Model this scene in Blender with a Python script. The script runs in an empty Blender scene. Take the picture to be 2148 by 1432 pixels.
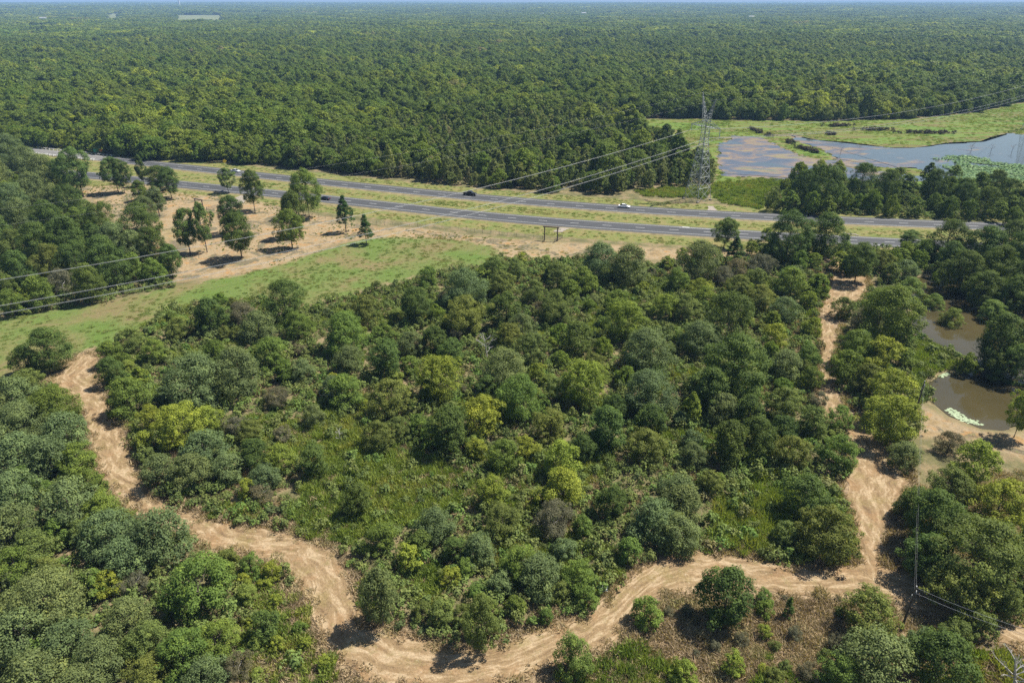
import bpy, bmesh, math, random
import numpy as np
from mathutils import Vector, Matrix

# ------------------------------------------------------------------ camera, light, exposure
SC = bpy.context.scene
COL = SC.collection
W, HH, F = 2148.0, 1432.0, 1432.0
CH = 75.0
PITCH = math.atan((716 - 2) / F)
cam_d = bpy.data.cameras.new('camera')
cam = bpy.data.objects.new('camera', cam_d)
COL.objects.link(cam)
cam.location = (0, 0, CH)
cam.rotation_euler = (math.radians(90) - PITCH, 0, 0)
cam_d.sensor_width = 36.0
cam_d.lens = 24.0
cam_d.clip_start = 0.5
cam_d.clip_end = 60000
SC.camera = cam

SUN_EL, SUN_AZ = math.radians(57), math.atan2(0.93, 0.36)      # azimuth from +Y towards +X
SV = Vector((math.cos(SUN_EL) * math.sin(SUN_AZ), math.cos(SUN_EL) * math.cos(SUN_AZ), math.sin(SUN_EL)))
sun_d = bpy.data.lights.new('sun', 'SUN')
sun_d.energy = 5.0
sun_d.angle = math.radians(0.5)
sun_d.color = (1.0, 0.95, 0.87)
sun = bpy.data.objects.new('sun', sun_d)
COL.objects.link(sun)
sun.rotation_euler = SV.to_track_quat('Z', 'Y').to_euler()
sun.location = SV * 300
world = bpy.data.worlds.new('World')
SC.world = world
world.use_nodes = True
wn = world.node_tree
sky = wn.nodes.new('ShaderNodeTexSky')
sky.sky_type = 'NISHITA'
sky.sun_disc = False
sky.sun_elevation = SUN_EL
sky.sun_rotation = SUN_AZ
sky.air_density = 1.2
sky.dust_density = 0.6
sky.ozone_density = 1.5
wn.links.new(sky.outputs[0], wn.nodes['Background'].inputs[0])
wn.nodes['Background'].inputs[1].default_value = 0.058
SC.view_settings.view_transform = 'Standard'
SC.view_settings.look = 'None'
SC.view_settings.exposure = 0.93
SC.view_settings.gamma = 1.0
cy = SC.cycles
cy.max_bounces = 5
cy.diffuse_bounces = 3
cy.glossy_bounces = 2
cy.transmission_bounces = 2
cy.transparent_max_bounces = 4
cy.volume_bounces = 0
cy.caustics_reflective = False
cy.caustics_refractive = False
cy.use_denoising = False
SC.render.threads_mode = 'AUTO'

# ------------------------------------------------------------------ geometry of the view (used to read places off the photograph)
CP, SP_ = math.cos(PITCH), math.sin(PITCH)


def G(px, py, z=0.0):
    x = (px - 1074) / F
    y = -(py - 716) / F
    rx, ry, rz = x, CP + y * SP_, -SP_ + y * CP
    t = (z - CH) / rz
    return rx * t, ry * t


def proj(X, Y, Z):
    Z -= CH
    d = Y * CP - Z * SP_
    u = Y * SP_ + Z * CP
    return 1074 + F * X / d, 716 - F * u / d, d


ZW = {'z3': (0, 280, 2.9833), 'z4': (700, 280, 2.9833), 'z5': (1400, 180, 2.8717), 'n1': (0, 600, 2.9833), 'n2': (700, 560, 2.9833),
      'n3': (1428, 560, 2.9833), 'n4': (0, 1000, 2.9027), 'n5': (700, 1000, 2.9027), 'n6': (1408, 1000, 2.9027), 's': (0, 0, 1.0)}


def U(k, x, y):
    ox, oy, s = ZW[k]
    return ox + x / s, oy + y / s


def GP(pts, k='s', z=0.0):
    return np.array([G(*U(k, x, y), z) for x, y in pts])


# ------------------------------------------------------------------ noise and polygons
def vnoise(x, y, seed=0):
    x = np.asarray(x, float); y = np.asarray(y, float)
    xi = np.floor(x).astype(np.int64); yi = np.floor(y).astype(np.int64)
    xf = x - xi; yf = y - yi
    xf = xf * xf * (3 - 2 * xf); yf = yf * yf * (3 - 2 * yf)

    def h(a, b):
        n = (a * 374761393 + b * 668265263 + seed * 974634777) & 0x7fffffff
        n = ((n ^ (n >> 13)) * 1274126177) & 0x7fffffff
        return ((n ^ (n >> 16)) & 0xffff) / 65535.0
    return (h(xi, yi) * (1 - xf) + h(xi + 1, yi) * xf) * (1 - yf) + (h(xi, yi + 1) * (1 - xf) + h(xi + 1, yi + 1) * xf) * yf


def fbm(x, y, seed=0, o=4):
    s = 0; a = 0.5; t = 0
    for k in range(o):
        s = s + a * vnoise(x * 2 ** k, y * 2 ** k, seed + k); t += a; a *= .5
    return s / t


def sdf(poly, X, Y):
    """signed distance, negative inside"""
    X = np.asarray(X, float); Y = np.asarray(Y, float)
    d = np.full(X.shape, 1e18); ins = np.zeros(X.shape, bool)
    n = len(poly)
    for i in range(n):
        ax, ay = poly[i]; bx, by = poly[(i + 1) % n]
        ex, ey = bx - ax, by - ay
        wx, wy = X - ax, Y - ay
        t = np.clip((wx * ex + wy * ey) / (ex * ex + ey * ey + 1e-12), 0, 1)
        d = np.minimum(d, (wx - ex * t) ** 2 + (wy - ey * t) ** 2)
        c = (ay > Y) != (by > Y)
        if abs(by - ay) > 1e-12:
            ins ^= c & (X < (bx - ax) * (Y - ay) / (by - ay) + ax)
    d = np.sqrt(d)
    return np.where(ins, -d, d)


def polyline(pts, step):
    """Catmull-Rom through pts, resampled"""
    p = [np.array(q, float) for q in pts]
    p = [2 * p[0] - p[1]] + p + [2 * p[-1] - p[-2]]
    out = []
    for i in range(1, len(p) - 2):
        n = max(2, int(np.linalg.norm(p[i + 1] - p[i]) / step))
        for k in range(n):
            t = k / n
            out.append(.5 * ((2 * p[i]) + (-p[i - 1] + p[i + 1]) * t + (2 * p[i - 1] - 5 * p[i] + 4 * p[i + 1] - p[i + 2]) * t * t + (-p[i - 1] + 3 * p[i] - 3 * p[i + 1] + p[i + 2]) * t ** 3))
    out.append(p[-2])
    return np.array(out)


def resample(line, n):
    s = np.concatenate([[0], np.cumsum(np.linalg.norm(np.diff(line, axis=0), axis=1))])
    t = np.linspace(0, s[-1], n)
    return np.stack([np.interp(t, s, line[:, 0]), np.interp(t, s, line[:, 1])], 1)


# ------------------------------------------------------------------ zones, traced from the photograph, in metres
def PZ(pts, k='s'):
    return GP(pts, k)


Z_THICKET = PZ([(215, 735), (300, 690), (350, 650), (420, 640), (560, 625), (650, 640), (740, 620), (860, 590), (960, 560), (1010, 560), (1060, 540), (1150, 550), (1230, 540), (1290, 560),
                (1380, 555), (1480, 540), (1600, 540), (1700, 555), (1745, 590), (1722, 660), (1720, 760), (1700, 850), (1770, 910), (1798, 960), (1770, 1020), (1790, 1080), (1790, 1180),
                (1650, 1190), (1540, 1165), (1440, 1158), (1340, 1193), (1265, 1262), (1150, 1313), (1030, 1344), (960, 1358), (840, 1327), (770, 1322), (727, 1203), (690, 1148), (550, 1105), (450, 1092),
                (365, 1066), (300, 1000), (255, 895), (225, 830)])
Z_LWOOD = PZ([(0, 800), (60, 790), (104, 804), (168, 858), (194, 959), (241, 1034), (300, 1090), (396, 1120), (450, 1160), (560, 1172), (606, 1205), (640, 1282), (700, 1375), (770, 1440), (-300, 1440), (-300, 800)])
Z_UPWOOD = PZ([(-300, 300), (0, 316), (60, 330), (120, 350), (160, 395), (200, 440), (235, 470), (330, 540), (372, 580), (378, 605), (330, 610), (230, 632), (130, 650), (0, 668), (-300, 690)])
Z_RWOOD = PZ([(1560, 500), (1620, 510), (1780, 520), (1900, 530), (2010, 530), (2148, 520), (2400, 520), (2400, 690), (2148, 668), (2110, 650), (2040, 605), (1980, 585), (1850, 575), (1790, 600), (1700, 552), (1600, 535)])
Z_BELT = PZ([(1600, 425), (1640, 380), (1700, 370), (1800, 385), (2000, 400), (2148, 410), (2500, 420), (2500, 480), (2148, 467), (2000, 462), (1800, 452), (1640, 448)])
Z_FIELD = PZ([(-400, 700), (0, 668), (230, 632), (378, 600), (560, 560), (760, 500), (900, 490), (1080, 500), (1140, 520), (1230, 530), (1080, 560), (960, 555), (740, 615), (650, 640), (420, 640), (300, 690), (200, 740), (60, 790), (-400, 820)])
Z_CLEAR = PZ([(150, 395), (280, 385), (400, 408), (480, 412), (560, 425), (640, 448), (720, 460), (790, 476), (880, 478), (1000, 497), (1130, 506), (1260, 512), (1420, 522), (1620, 530), (1600, 548), (1500, 535),
              (1420, 545), (1300, 545), (1240, 532), (1150, 560), (1070, 555), (1040, 520), (960, 503), (860, 498), (770, 500), (700, 512), (620, 545), (500, 578), (420, 585), (370, 590), (330, 545), (230, 450)])
Z_DRY = PZ([(1330, 1290), (1420, 1240), (1640, 1250), (1790, 1240), (1860, 1250), (1900, 1330), (1850, 1390), (1760, 1440), (1480, 1440), (1420, 1370), (1350, 1340)])
Z_BRIGHT = [PZ([(640, 960), (760, 900), (980, 990), (1000, 1050), (900, 1100), (700, 1150), (620, 1090)]), PZ([(560, 900), (700, 860), (800, 920), (760, 1000), (640, 1000)]), PZ([(1490, 1050), (1640, 1010), (1700, 1080), (1660, 1160), (1520, 1160)]),
          PZ([(450, 1170), (560, 1180), (620, 1240), (650, 1320), (760, 1440), (500, 1440), (500, 1290)]), PZ([(830, 1190), (920, 1190), (930, 1270), (850, 1260)]), PZ([(1230, 1370), (1350, 1350), (1440, 1400), (1430, 1450), (1200, 1450)]),
          PZ([(1925, 720), (1990, 750), (2000, 775), (1940, 800), (1920, 850), (1905, 780)]), PZ([(600, 1060), (680, 1080), (690, 1140), (620, 1115)])]
Z_RBANK = PZ([(1928, 845), (1998, 880), (2058, 903), (2110, 905), (2200, 900), (2300, 960), (2200, 985), (2040, 925), (1931, 915)])
Z_RB2 = PZ([(2010, 1370), (2060, 1320), (2148, 1290), (2300, 1260), (2300, 1440), (2120, 1440)])
Z_POND1 = PZ([(1850, 577), (1960, 578), (2040, 596), (2110, 645), (2148, 664), (2300, 690), (2300, 800), (2148, 800), (2030, 752), (1995, 735), (1945, 712), (1915, 695), (1912, 640), (1895, 605)])
Z_POND2 = PZ([(1945, 800), (1985, 776), (2012, 782), (2040, 770), (2148, 790), (2300, 800), (2300, 880), (2148, 885), (2105, 897), (2060, 893), (1990, 866), (1960, 840)])
Z_FOREST_FRONT = [(-700, 290), (0, 298), (110, 312), (250, 330), (350, 338), (500, 345), (650, 356), (800, 370), (868, 380), (968, 392), (1069, 396), (1119, 404), (1236, 409), (1300, 407), (1370, 399), (1440, 394),
                  (1495, 386), (1500, 368), (1470, 348), (1430, 320), (1390, 299), (1350, 278), (1325, 258), (1345, 250), (1400, 249), (1500, 251), (1700, 255), (1850, 252), (1950, 247), (2050, 236), (2148, 215), (2500, 150)]
FRONT = GP(Z_FOREST_FRONT)
Z_FOREST = np.vstack([FRONT, [[9000, 9000], [-9000, 9000], [-9000, 420]]])
Z_MARSH = PZ([(1345, 252), (1400, 249), (1500, 251), (1700, 255), (1850, 252), (1950, 247), (2050, 236), (2148, 215), (2500, 150), (2700, 430), (2148, 440), (1700, 400), (1620, 400), (1590, 440), (1490, 415), (1500, 384), (1505, 366), (1470, 346), (1430, 318), (1390, 297), (1340, 275)])
Z_SHW1 = PZ([(320, 345), (400, 300), (560, 310), (640, 345), (760, 400), (850, 432), (1000, 447), (1020, 475), (1200, 505), (1550, 545), (1700, 575), (640, 575), (560, 548), (440, 550), (330, 540), (300, 450)], 'z5')
Z_SHW2 = PZ([(740, 292), (900, 326), (1100, 340), (1330, 372), (1500, 372), (1700, 342), (1900, 335), (1960, 305), (2060, 282), (2148, 292), (2600, 300), (2600, 560), (1700, 575), (1500, 495), (1100, 485), (1010, 475), (1000, 425), (900, 372), (780, 330)], 'z5')


def H(X, Y):
    X = np.asarray(X, float); Y = np.asarray(Y, float)
    d = np.hypot(X, Y)
    z = 0.5 * (fbm(X / 40, Y / 40, 3, 3) - .5) * np.clip((d - 20) / 30, 0, 1) * np.clip((900 - d) / 300, 0, 1)
    t = np.clip((d - 3600) / 4500, 0, 1)
    t2 = np.clip((d - 8000) / 5000, 0, 1)
    z = z + t * t * (3 - 2 * t) * (5 + 30 * fbm(X / 1700 + 3, Y / 2600, 21, 4)) + t2 * (14 + 36 * fbm(X / 2600 + 9, Y / 3000, 44, 3))
    m = d < 900
    for poly, dep in ((Z_POND1, 1.6), (Z_POND2, 1.6), (Z_SHW1, .7), (Z_SHW2, .7)):
        s = np.full(X.shape, 99.0)
        if m.any():
            s[m] = sdf(poly, X[m], Y[m])
        z = z - dep * np.clip((1.5 - s) / 4, 0, 1)
    return z


# ------------------------------------------------------------------ materials
def new_mat(name):
    m = bpy.data.materials.new(name)
    m.use_nodes = True
    nt = m.node_tree
    b = nt.nodes['Principled BSDF']
    return m, nt, b


def nd(nt, typ, **kw):
    n = nt.nodes.new(typ)
    for k, v in kw.items():
        if k == 'inp':
            for a, b in v.items():
                if hasattr(b, 'is_output') or isinstance(b, bpy.types.NodeSocket):
                    nt.links.new(b, n.inputs[a])
                else:
                    n.inputs[a].default_value = b
        else:
            setattr(n, k, v)
    return n


def noise(nt, scale, detail=4, vec=None, rough=.6, dist=0.0):
    n = nd(nt, 'ShaderNodeTexNoise')
    n.inputs['Scale'].default_value = scale
    n.inputs['Detail'].default_value = detail
    n.inputs['Roughness'].default_value = rough
    n.inputs['Distortion'].default_value = dist
    if vec is not None:
        nt.links.new(vec, n.inputs['Vector'])
    return n.outputs['Fac']


def pos(nt):
    return nd(nt, 'ShaderNodeNewGeometry').outputs['Position']


def ramp(nt, fac, stops, interp='LINEAR'):
    r = nd(nt, 'ShaderNodeValToRGB')
    r.color_ramp.interpolation = interp
    e = r.color_ramp.elements
    while len(e) < len(stops):
        e.new(.5)
    for q, (p, c) in zip(e, stops):
        q.position = p
        q.color = (*c, 1) if len(c) == 3 else c
    if fac is not None:
        nt.links.new(fac, r.inputs['Fac'])
    return r.outputs['Color']


def mixc(nt, fac, a, b, blend='MIX'):
    m = nd(nt, 'ShaderNodeMix', data_type='RGBA', blend_type=blend)
    for s, v in ((m.inputs[0], fac), (m.inputs[6], a), (m.inputs[7], b)):
        if isinstance(v, bpy.types.NodeSocket):
            nt.links.new(v, s)
        elif isinstance(v, (int, float)):
            s.default_value = v
        else:
            s.default_value = (*v, 1)
    return m.outputs[2]


def math_(nt, op, a, b=None, c=None, clamp=False):
    m = nd(nt, 'ShaderNodeMath', operation=op, use_clamp=clamp)
    for s, v in zip(m.inputs, (a, b, c)):
        if v is None:
            continue
        if isinstance(v, bpy.types.NodeSocket):
            nt.links.new(v, s)
        else:
            s.default_value = v
    return m.outputs[0]


def sstep(nt, v, lo, hi):
    m = nd(nt, 'ShaderNodeMapRange', interpolation_type='SMOOTHSTEP')
    nt.links.new(v, m.inputs[0])
    m.inputs[1].default_value = lo
    m.inputs[2].default_value = hi
    return m.outputs[0]


def attr(nt, name):
    a = nd(nt, 'ShaderNodeAttribute')
    a.attribute_name = name
    return a.outputs['Fac']


def plain(name, col, rough=.7, metal=0.0, var=.25, scale=3.0, spec=.5):
    m, nt, b = new_mat(name)
    tc = nd(nt, 'ShaderNodeTexCoord').outputs['Object']
    f = noise(nt, scale, 4, tc)
    lo = tuple(c * (1 - var) for c in col); hi = tuple(min(1, c * (1 + var)) for c in col)
    nt.links.new(ramp(nt, f, [(.3, lo), (.7, hi)]), b.inputs['Base Color'])
    b.inputs['Roughness'].default_value = rough
    b.inputs['Metallic'].default_value = metal
    b.inputs['Specular IOR Level'].default_value = spec
    return m


def leaf_shader(nt, col, trans=.30, spec=.08, rough=.6):
    """diffuse + gloss + some light passed through the leaf"""
    out = nt.nodes['Material Output']
    b = nt.nodes['Principled BSDF']
    b.inputs['Roughness'].default_value = rough
    b.inputs['Specular IOR Level'].default_value = spec
    nt.links.new(col, b.inputs['Base Color'])
    t = nd(nt, 'ShaderNodeBsdfTranslucent')
    warm = mixc(nt, 1.0, col, (1.2, 1.25, .45), 'MULTIPLY')
    nt.links.new(warm, t.inputs['Color'])
    mx = nd(nt, 'ShaderNodeMixShader')
    mx.inputs[0].default_value = trans
    nt.links.new(b.outputs[0], mx.inputs[1])
    nt.links.new(t.outputs[0], mx.inputs[2])
    nt.links.new(mx.outputs[0], out.inputs['Surface'])


def mat_foliage(name):
    m, nt, b = new_mat(name)
    oi = nd(nt, 'ShaderNodeObjectInfo')
    tint = attr(nt, 'tint')
    k = ramp(nt, tint, [(0, (.55, .60, .60)), (.5, (.96, .98, .95)), (.86, (1.3, 1.28, 1.1)), (1, (1.7, 1.55, 1.15))])
    leaf_shader(nt, mixc(nt, 1.0, oi.outputs['Color'], k, 'MULTIPLY'))
    return m


def mat_random_foliage(name, stops, patch=None, trans=.22, pscale=.012):
    """colour picked per plant, drifting from place to place"""
    m, nt, b = new_mat(name)
    oi = nd(nt, 'ShaderNodeObjectInfo')
    f = oi.outputs['Random']
    if patch:
        n = noise(nt, pscale, 6, oi.outputs['Location'], .78)
        f = math_(nt, 'ADD', math_(nt, 'MULTIPLY', f, 1 - patch), math_(nt, 'MULTIPLY', sstep(nt, n, .40, .60), patch))
    c = ramp(nt, f, stops)
    tint = attr(nt, 'tint')
    k = ramp(nt, tint, [(0, (.6, .64, .62)), (.5, (.97, .98, .95)), (1, (1.45, 1.4, 1.15))])
    leaf_shader(nt, mixc(nt, 1.0, c, k, 'MULTIPLY'), trans)
    return m


M = {}
M['leaf'] = mat_foliage('leaves')
M['forest'] = mat_random_foliage('forest_leaves', [(0, (0.058, 0.092, 0.022)), (.14, (0.123, 0.166, 0.030)), (.30, (0.091, 0.137, 0.026)), (.46, (0.150, 0.190, 0.028)), (.60, (0.103, 0.162, 0.026)), (.74, (0.175, 0.213, 0.030)), (.84, (0.117, 0.151, 0.036)), (.93, (0.257, 0.297, 0.032)), (.975, (0.281, 0.314, 0.040)), (1, (0.222, 0.185, 0.110))], .68, .30, .006)
M['young'] = mat_random_foliage('young_forest_leaves', [(0, (.075, .115, .034)), (.25, (.12, .155, .046)), (.5, (.16, .175, .062)), (.7, (.115, .16, .04)), (.88, (.19, .21, .06)), (1, (.21, .185, .105))], .4, .36, .03)
M['weeds'] = mat_random_foliage('weed_leaves', [(0, (.125, .175, .045)), (.4, (.19, .25, .055)), (.75, (.235, .275, .065)), (1, (.31, .285, .09))], .5, .3, .06)
M['scrub'] = mat_random_foliage('scrub_leaves', [(0, (.095, .12, .05)), (.3, (.13, .175, .05)), (.55, (.165, .19, .06)), (.8, (.13, .21, .05)), (.94, (.20, .19, .085)), (1, (.26, .21, .12))], .5, .25, .05)
M['dry'] = mat_random_foliage('dry_grass_blades', [(0, (.25, .185, .125)), (.5, (.36, .28, .19)), (.8, (.30, .25, .14)), (1, (.18, .19, .075))], .4, .25, .08)
M['grass'] = mat_random_foliage('grass_blades', [(0, (.10, .155, .032)), (.45, (.145, .19, .045)), (1, (.23, .20, .085))], .6, .3, .03)
M['bark'] = plain('bark', (.13, .105, .08), .9, 0, .4, 6)
M['dead'] = plain('dead_wood', (.34, .32, .30), .85, 0, .35, 4)
M['asphalt_mark'] = plain('road_paint', (.42, .42, .40), .6, 0, .15, 1.5)
M['steel'] = plain('galvanised_steel', (.30, .32, .32), .6, .2, .15, 1.0)
M['wire'] = plain('aluminium_wire', (.34, .35, .36), .5, .2, .08, .5)
M['timber'] = plain('dark_timber', (.07, .05, .04), .85, 0, .4, 3)
M['pole'] = plain('weathered_pole', (.10, .075, .06), .9, 0, .35, 3)
M['white'] = plain('white_board', (.75, .74, .70), .7, 0, .15, 3)
M['glass'] = plain('dark_glass', (.02, .024, .028), .08, 0, .1, 1)
M['tyre'] = plain('tyre_rubber', (.02, .02, .02), .8, 0, .2, 5)
M['rim'] = plain('alloy', (.5, .5, .52), .35, .7, .1, 5)
M['lamp'] = plain('lamp_lens', (.75, .75, .72), .2, 0, .1, 5)
M['tail'] = plain('tail_lens', (.45, .02, .02), .25, 0, .1, 5)
M['insul'] = plain('insulator_glass', (.30, .36, .36), .25, 0, .2, 5)
M['yellow'] = plain('yellow_sign', (.85, .55, .02), .5, 0, .08, 2)
M['orange'] = plain('orange_sign', (.85, .22, .03), .5, 0, .08, 2)
M['green'] = plain('green_sign', (.02, .25, .14), .5, 0, .08, 2)
M['roof'] = plain('pale_metal_roof', (.30, .30, .30), .5, .1, .1, .2)
M['wallw'] = plain('pale_wall', (.62, .60, .55), .8, 0, .15, .3)
for nm, c in (('white', (.82, .82, .81)), ('black', (.016, .014, .014)), ('navy', (.02, .028, .04)), ('silver', (.55, .58, .60))):
    M['paint_' + nm] = plain('car_paint_' + nm, c, .28, .15, .05, 1)


def strk(nt, p):
    mp = nd(nt, 'ShaderNodeMapping')
    nt.links.new(p, mp.inputs[0])
    mp.inputs['Rotation'].default_value = (0, 0, .35)
    mp.inputs['Scale'].default_value = (.45, 1.5, 1)
    return mp.outputs[0]


def mat_ground():
    m, nt, b = new_mat('ground_cover')
    p = pos(nt)
    n1 = noise(nt, .035, 5, p); n2 = noise(nt, .22, 5, p); n3 = noise(nt, 1.3, 4, p, .7); n4 = noise(nt, 4.5, 3, p, .7)
    floor = ramp(nt, n2, [(.3, (.08, .075, .036)), (.48, (.13, .12, .055)), (.62, (.21, .16, .09)), (.75, (.12, .125, .05))])
    grass = ramp(nt, noise(nt, .055, 5, p, .65, .4), [(.30, (.085, .14, .026)), (.46, (.106, .142, .037)), (.55, (.135, .140, .048)), (.63, (.165, .132, .062)), (.72, (.105, .145, .034))])
    verge = ramp(nt, n2, [(.3, (.115, .145, .038)), (.5, (.155, .158, .052)), (.65, (.20, .16, .068)), (.78, (.11, .14, .038))])
    soil = ramp(nt, n2, [(.25, (.14, .11, .068)), (.42, (.245, .175, .09)), (.53, (.27, .21, .13)), (.64, (.29, .17, .07)), (.78, (.18, .145, .08))])
    marsh = ramp(nt, noise(nt, .045, 6, strk(nt, p), .68, .7), [(.32, (.065, .125, .022)), (.42, (.095, .155, .027)), (.51, (.125, .155, .034)), (.57, (.13, .10, .042)), (.62, (.085, .14, .028)), (.72, (.12, .12, .045))])
    dry = ramp(nt, n3, [(.3, (.17, .12, .08)), (.5, (.25, .18, .11)), (.7, (.33, .25, .15))])
    canopy = ramp(nt, noise(nt, .004, 5, p, .65), [(.3, (.05, .078, .026)), (.5, (.072, .105, .030)), (.7, (.10, .125, .034))])
    c = floor
    nz = math_(nt, 'MULTIPLY', math_(nt, 'SUBTRACT', n2, .5), 9.0)
    nz2 = math_(nt, 'MULTIPLY', math_(nt, 'SUBTRACT', n3, .5), 3.5)
    for name, col, k in (('grass', grass, 1.0), ('dry', dry, 1.0), ('verge', verge, .7), ('soil', soil, 1.1), ('marsh', marsh, .8), ('mud', (.17, .135, .075), 1.5), ('canopy', canopy, .1)):
        a = attr(nt, 'sd_' + name)
        s = math_(nt, 'ADD', a, math_(nt, 'MULTIPLY', math_(nt, 'ADD', nz, nz2), k))
        f = sstep(nt, s, 1.2, -1.2)
        c = mixc(nt, f, c, col)
    # bright weedy patches and faded streaks inside the clearing and the field
    f = sstep(nt, n1, .56, .68)
    c = mixc(nt, math_(nt, 'MULTIPLY', f, .25), c, (.17, .18, .07))
    deb = math_(nt, 'MULTIPLY', sstep(nt, noise(nt, .09, 6, p, .7, .8), .515, .545), sstep(nt, attr(nt, 'sd_soil'), 1.0, -3.0))
    c = mixc(nt, math_(nt, 'MULTIPLY', deb, .8), c, ramp(nt, n3, [(.35, (.070, .064, .042)), (.5, (.125, .105, .075)), (.65, (.085, .115, .036))]))
    c = mixc(nt, .55, c, ramp(nt, n3, [(.25, (.5, .5, .5)), (.5, (1, 1, 1)), (.75, (1.4, 1.38, 1.3))]), 'MULTIPLY')
    c = mixc(nt, .5, c, ramp(nt, n4, [(.25, (.6, .6, .6)), (.5, (1, 1, 1)), (.75, (1.35, 1.35, 1.3))]), 'MULTIPLY')
    nt.links.new(c, b.inputs['Base Color'])
    b.inputs['Roughness'].default_value = .95
    b.inputs['Specular IOR Level'].default_value = .1
    bp = nd(nt, 'ShaderNodeBump')
    bp.inputs['Strength'].default_value = .8
    bp.inputs['Distance'].default_value = .25
    nt.links.new(noise(nt, 2.2, 6, p, .75), bp.inputs['Height'])
    nt.links.new(bp.outputs[0], b.inputs['Normal'])
    return m


def mat_track():
    m, nt, b = new_mat('mown_dirt')
    p = pos(nt)
    uv = nd(nt, 'ShaderNodeUVMap').outputs[0]
    mp = nd(nt, 'ShaderNodeMapping')
    nt.links.new(uv, mp.inputs[0])
    mp.inputs['Scale'].default_value = (.9, .22, 1)
    streak = noise(nt, 1.0, 5, mp.outputs[0], .65, .3)
    n2 = noise(nt, .25, 5, p); n3 = noise(nt, 1.8, 4, p, .7); n4 = noise(nt, 6, 3, p, .7)
    c = ramp(nt, streak, [(.32, (.135, .09, .05)), (.43, (.20, .138, .074)), (.51, (.24, .168, .092)), (.61, (.35, .265, .165)), (.70, (.195, .132, .064))])
    c = mixc(nt, math_(nt, 'MULTIPLY', sstep(nt, n2, .52, .66), .45), c, (.19, .15, .06))
    c = mixc(nt, math_(nt, 'MULTIPLY', sstep(nt, n2, .48, .34), .5), c, (.24, .145, .072))
    pale = math_(nt, 'MULTIPLY', sstep(nt, n3, .60, .72), .7)
    c = mixc(nt, pale, c, (.40, .33, .235))
    c = mixc(nt, .6, c, ramp(nt, n4, [(.25, (.62, .6, .57)), (.5, (1, 1, 1)), (.78, (1.3, 1.3, 1.3))]), 'MULTIPLY')
    c = mixc(nt, .8, c, ramp(nt, noise(nt, 2.6, 5, p, .85), [(.3, (.55, .52, .46)), (.5, (1, 1, 1)), (.68, (1.35, 1.36, 1.36))]), 'MULTIPLY')
    c = mixc(nt, math_(nt, 'MULTIPLY', sstep(nt, noise(nt, .7, 5, p, .75), .55, .66), .4), c, (.17, .15, .06))
    nt.links.new(c, b.inputs['Base Color'])
    b.inputs['Roughness'].default_value = .95
    b.inputs['Specular IOR Level'].default_value = .1
    bp = nd(nt, 'ShaderNodeBump')
    bp.inputs['Strength'].default_value = .7
    bp.inputs['Distance'].default_value = .12
    nt.links.new(math_(nt, 'ADD', streak, noise(nt, 4, 5, p, .75)), bp.inputs['Height'])
    nt.links.new(bp.outputs[0], b.inputs['Normal'])
    return m


def mat_road(name='asphalt', base=(.048, .050, .053), side=(.066, .066, .066)):
    m, nt, b = new_mat(name)
    p = pos(nt)
    uv = nd(nt, 'ShaderNodeUVMap').outputs[0]
    sx = nd(nt, 'ShaderNodeSeparateXYZ'); nt.links.new(uv, sx.inputs[0])
    u = sx.outputs[0]
    # worn wheel paths across the width, lighter shoulders
    c = mixc(nt, sstep(nt, math_(nt, 'ABSOLUTE', math_(nt, 'SUBTRACT', u, 5.1)), 3.3, 4.3), base, side)
    wv = math_(nt, 'ABSOLUTE', math_(nt, 'SINE', math_(nt, 'MULTIPLY', u, 1.7)))
    c = mixc(nt, math_(nt, 'MULTIPLY', wv, .3), c, (.062, .062, .062))
    mp = nd(nt, 'ShaderNodeMapping'); nt.links.new(uv, mp.inputs[0]); mp.inputs['Scale'].default_value = (.8, .04, 1)
    c = mixc(nt, .6, c, ramp(nt, noise(nt, 1, 5, mp.outputs[0], .7), [(.3, (.7, .7, .7)), (.7, (1.3, 1.3, 1.3))]), 'MULTIPLY')
    c = mixc(nt, .5, c, ramp(nt, noise(nt, 3, 4, p, .7), [(.3, (.75, .75, .75)), (.7, (1.25, 1.25, 1.25))]), 'MULTIPLY')
    nt.links.new(c, b.inputs['Base Color'])
    b.inputs['Roughness'].default_value = .85
    b.inputs['Specular IOR Level'].default_value = .3
    return m


def mat_pond():
    m, nt, b = new_mat('muddy_water')
    p = pos(nt)
    nt.links.new(ramp(nt, noise(nt, .06, 3, p), [(.3, (.042, .036, .016)), (.7, (.062, .050, .022))]), b.inputs['Base Color'])
    b.inputs['Roughness'].default_value = .04
    b.inputs['IOR'].default_value = 1.33
    bp = nd(nt, 'ShaderNodeBump'); bp.inputs['Strength'].default_value = .04; bp.inputs['Distance'].default_value = .05
    nt.links.new(noise(nt, 2.5, 3, p), bp.inputs['Height']); nt.links.new(bp.outputs[0], b.inputs['Normal'])
    return m


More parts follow.
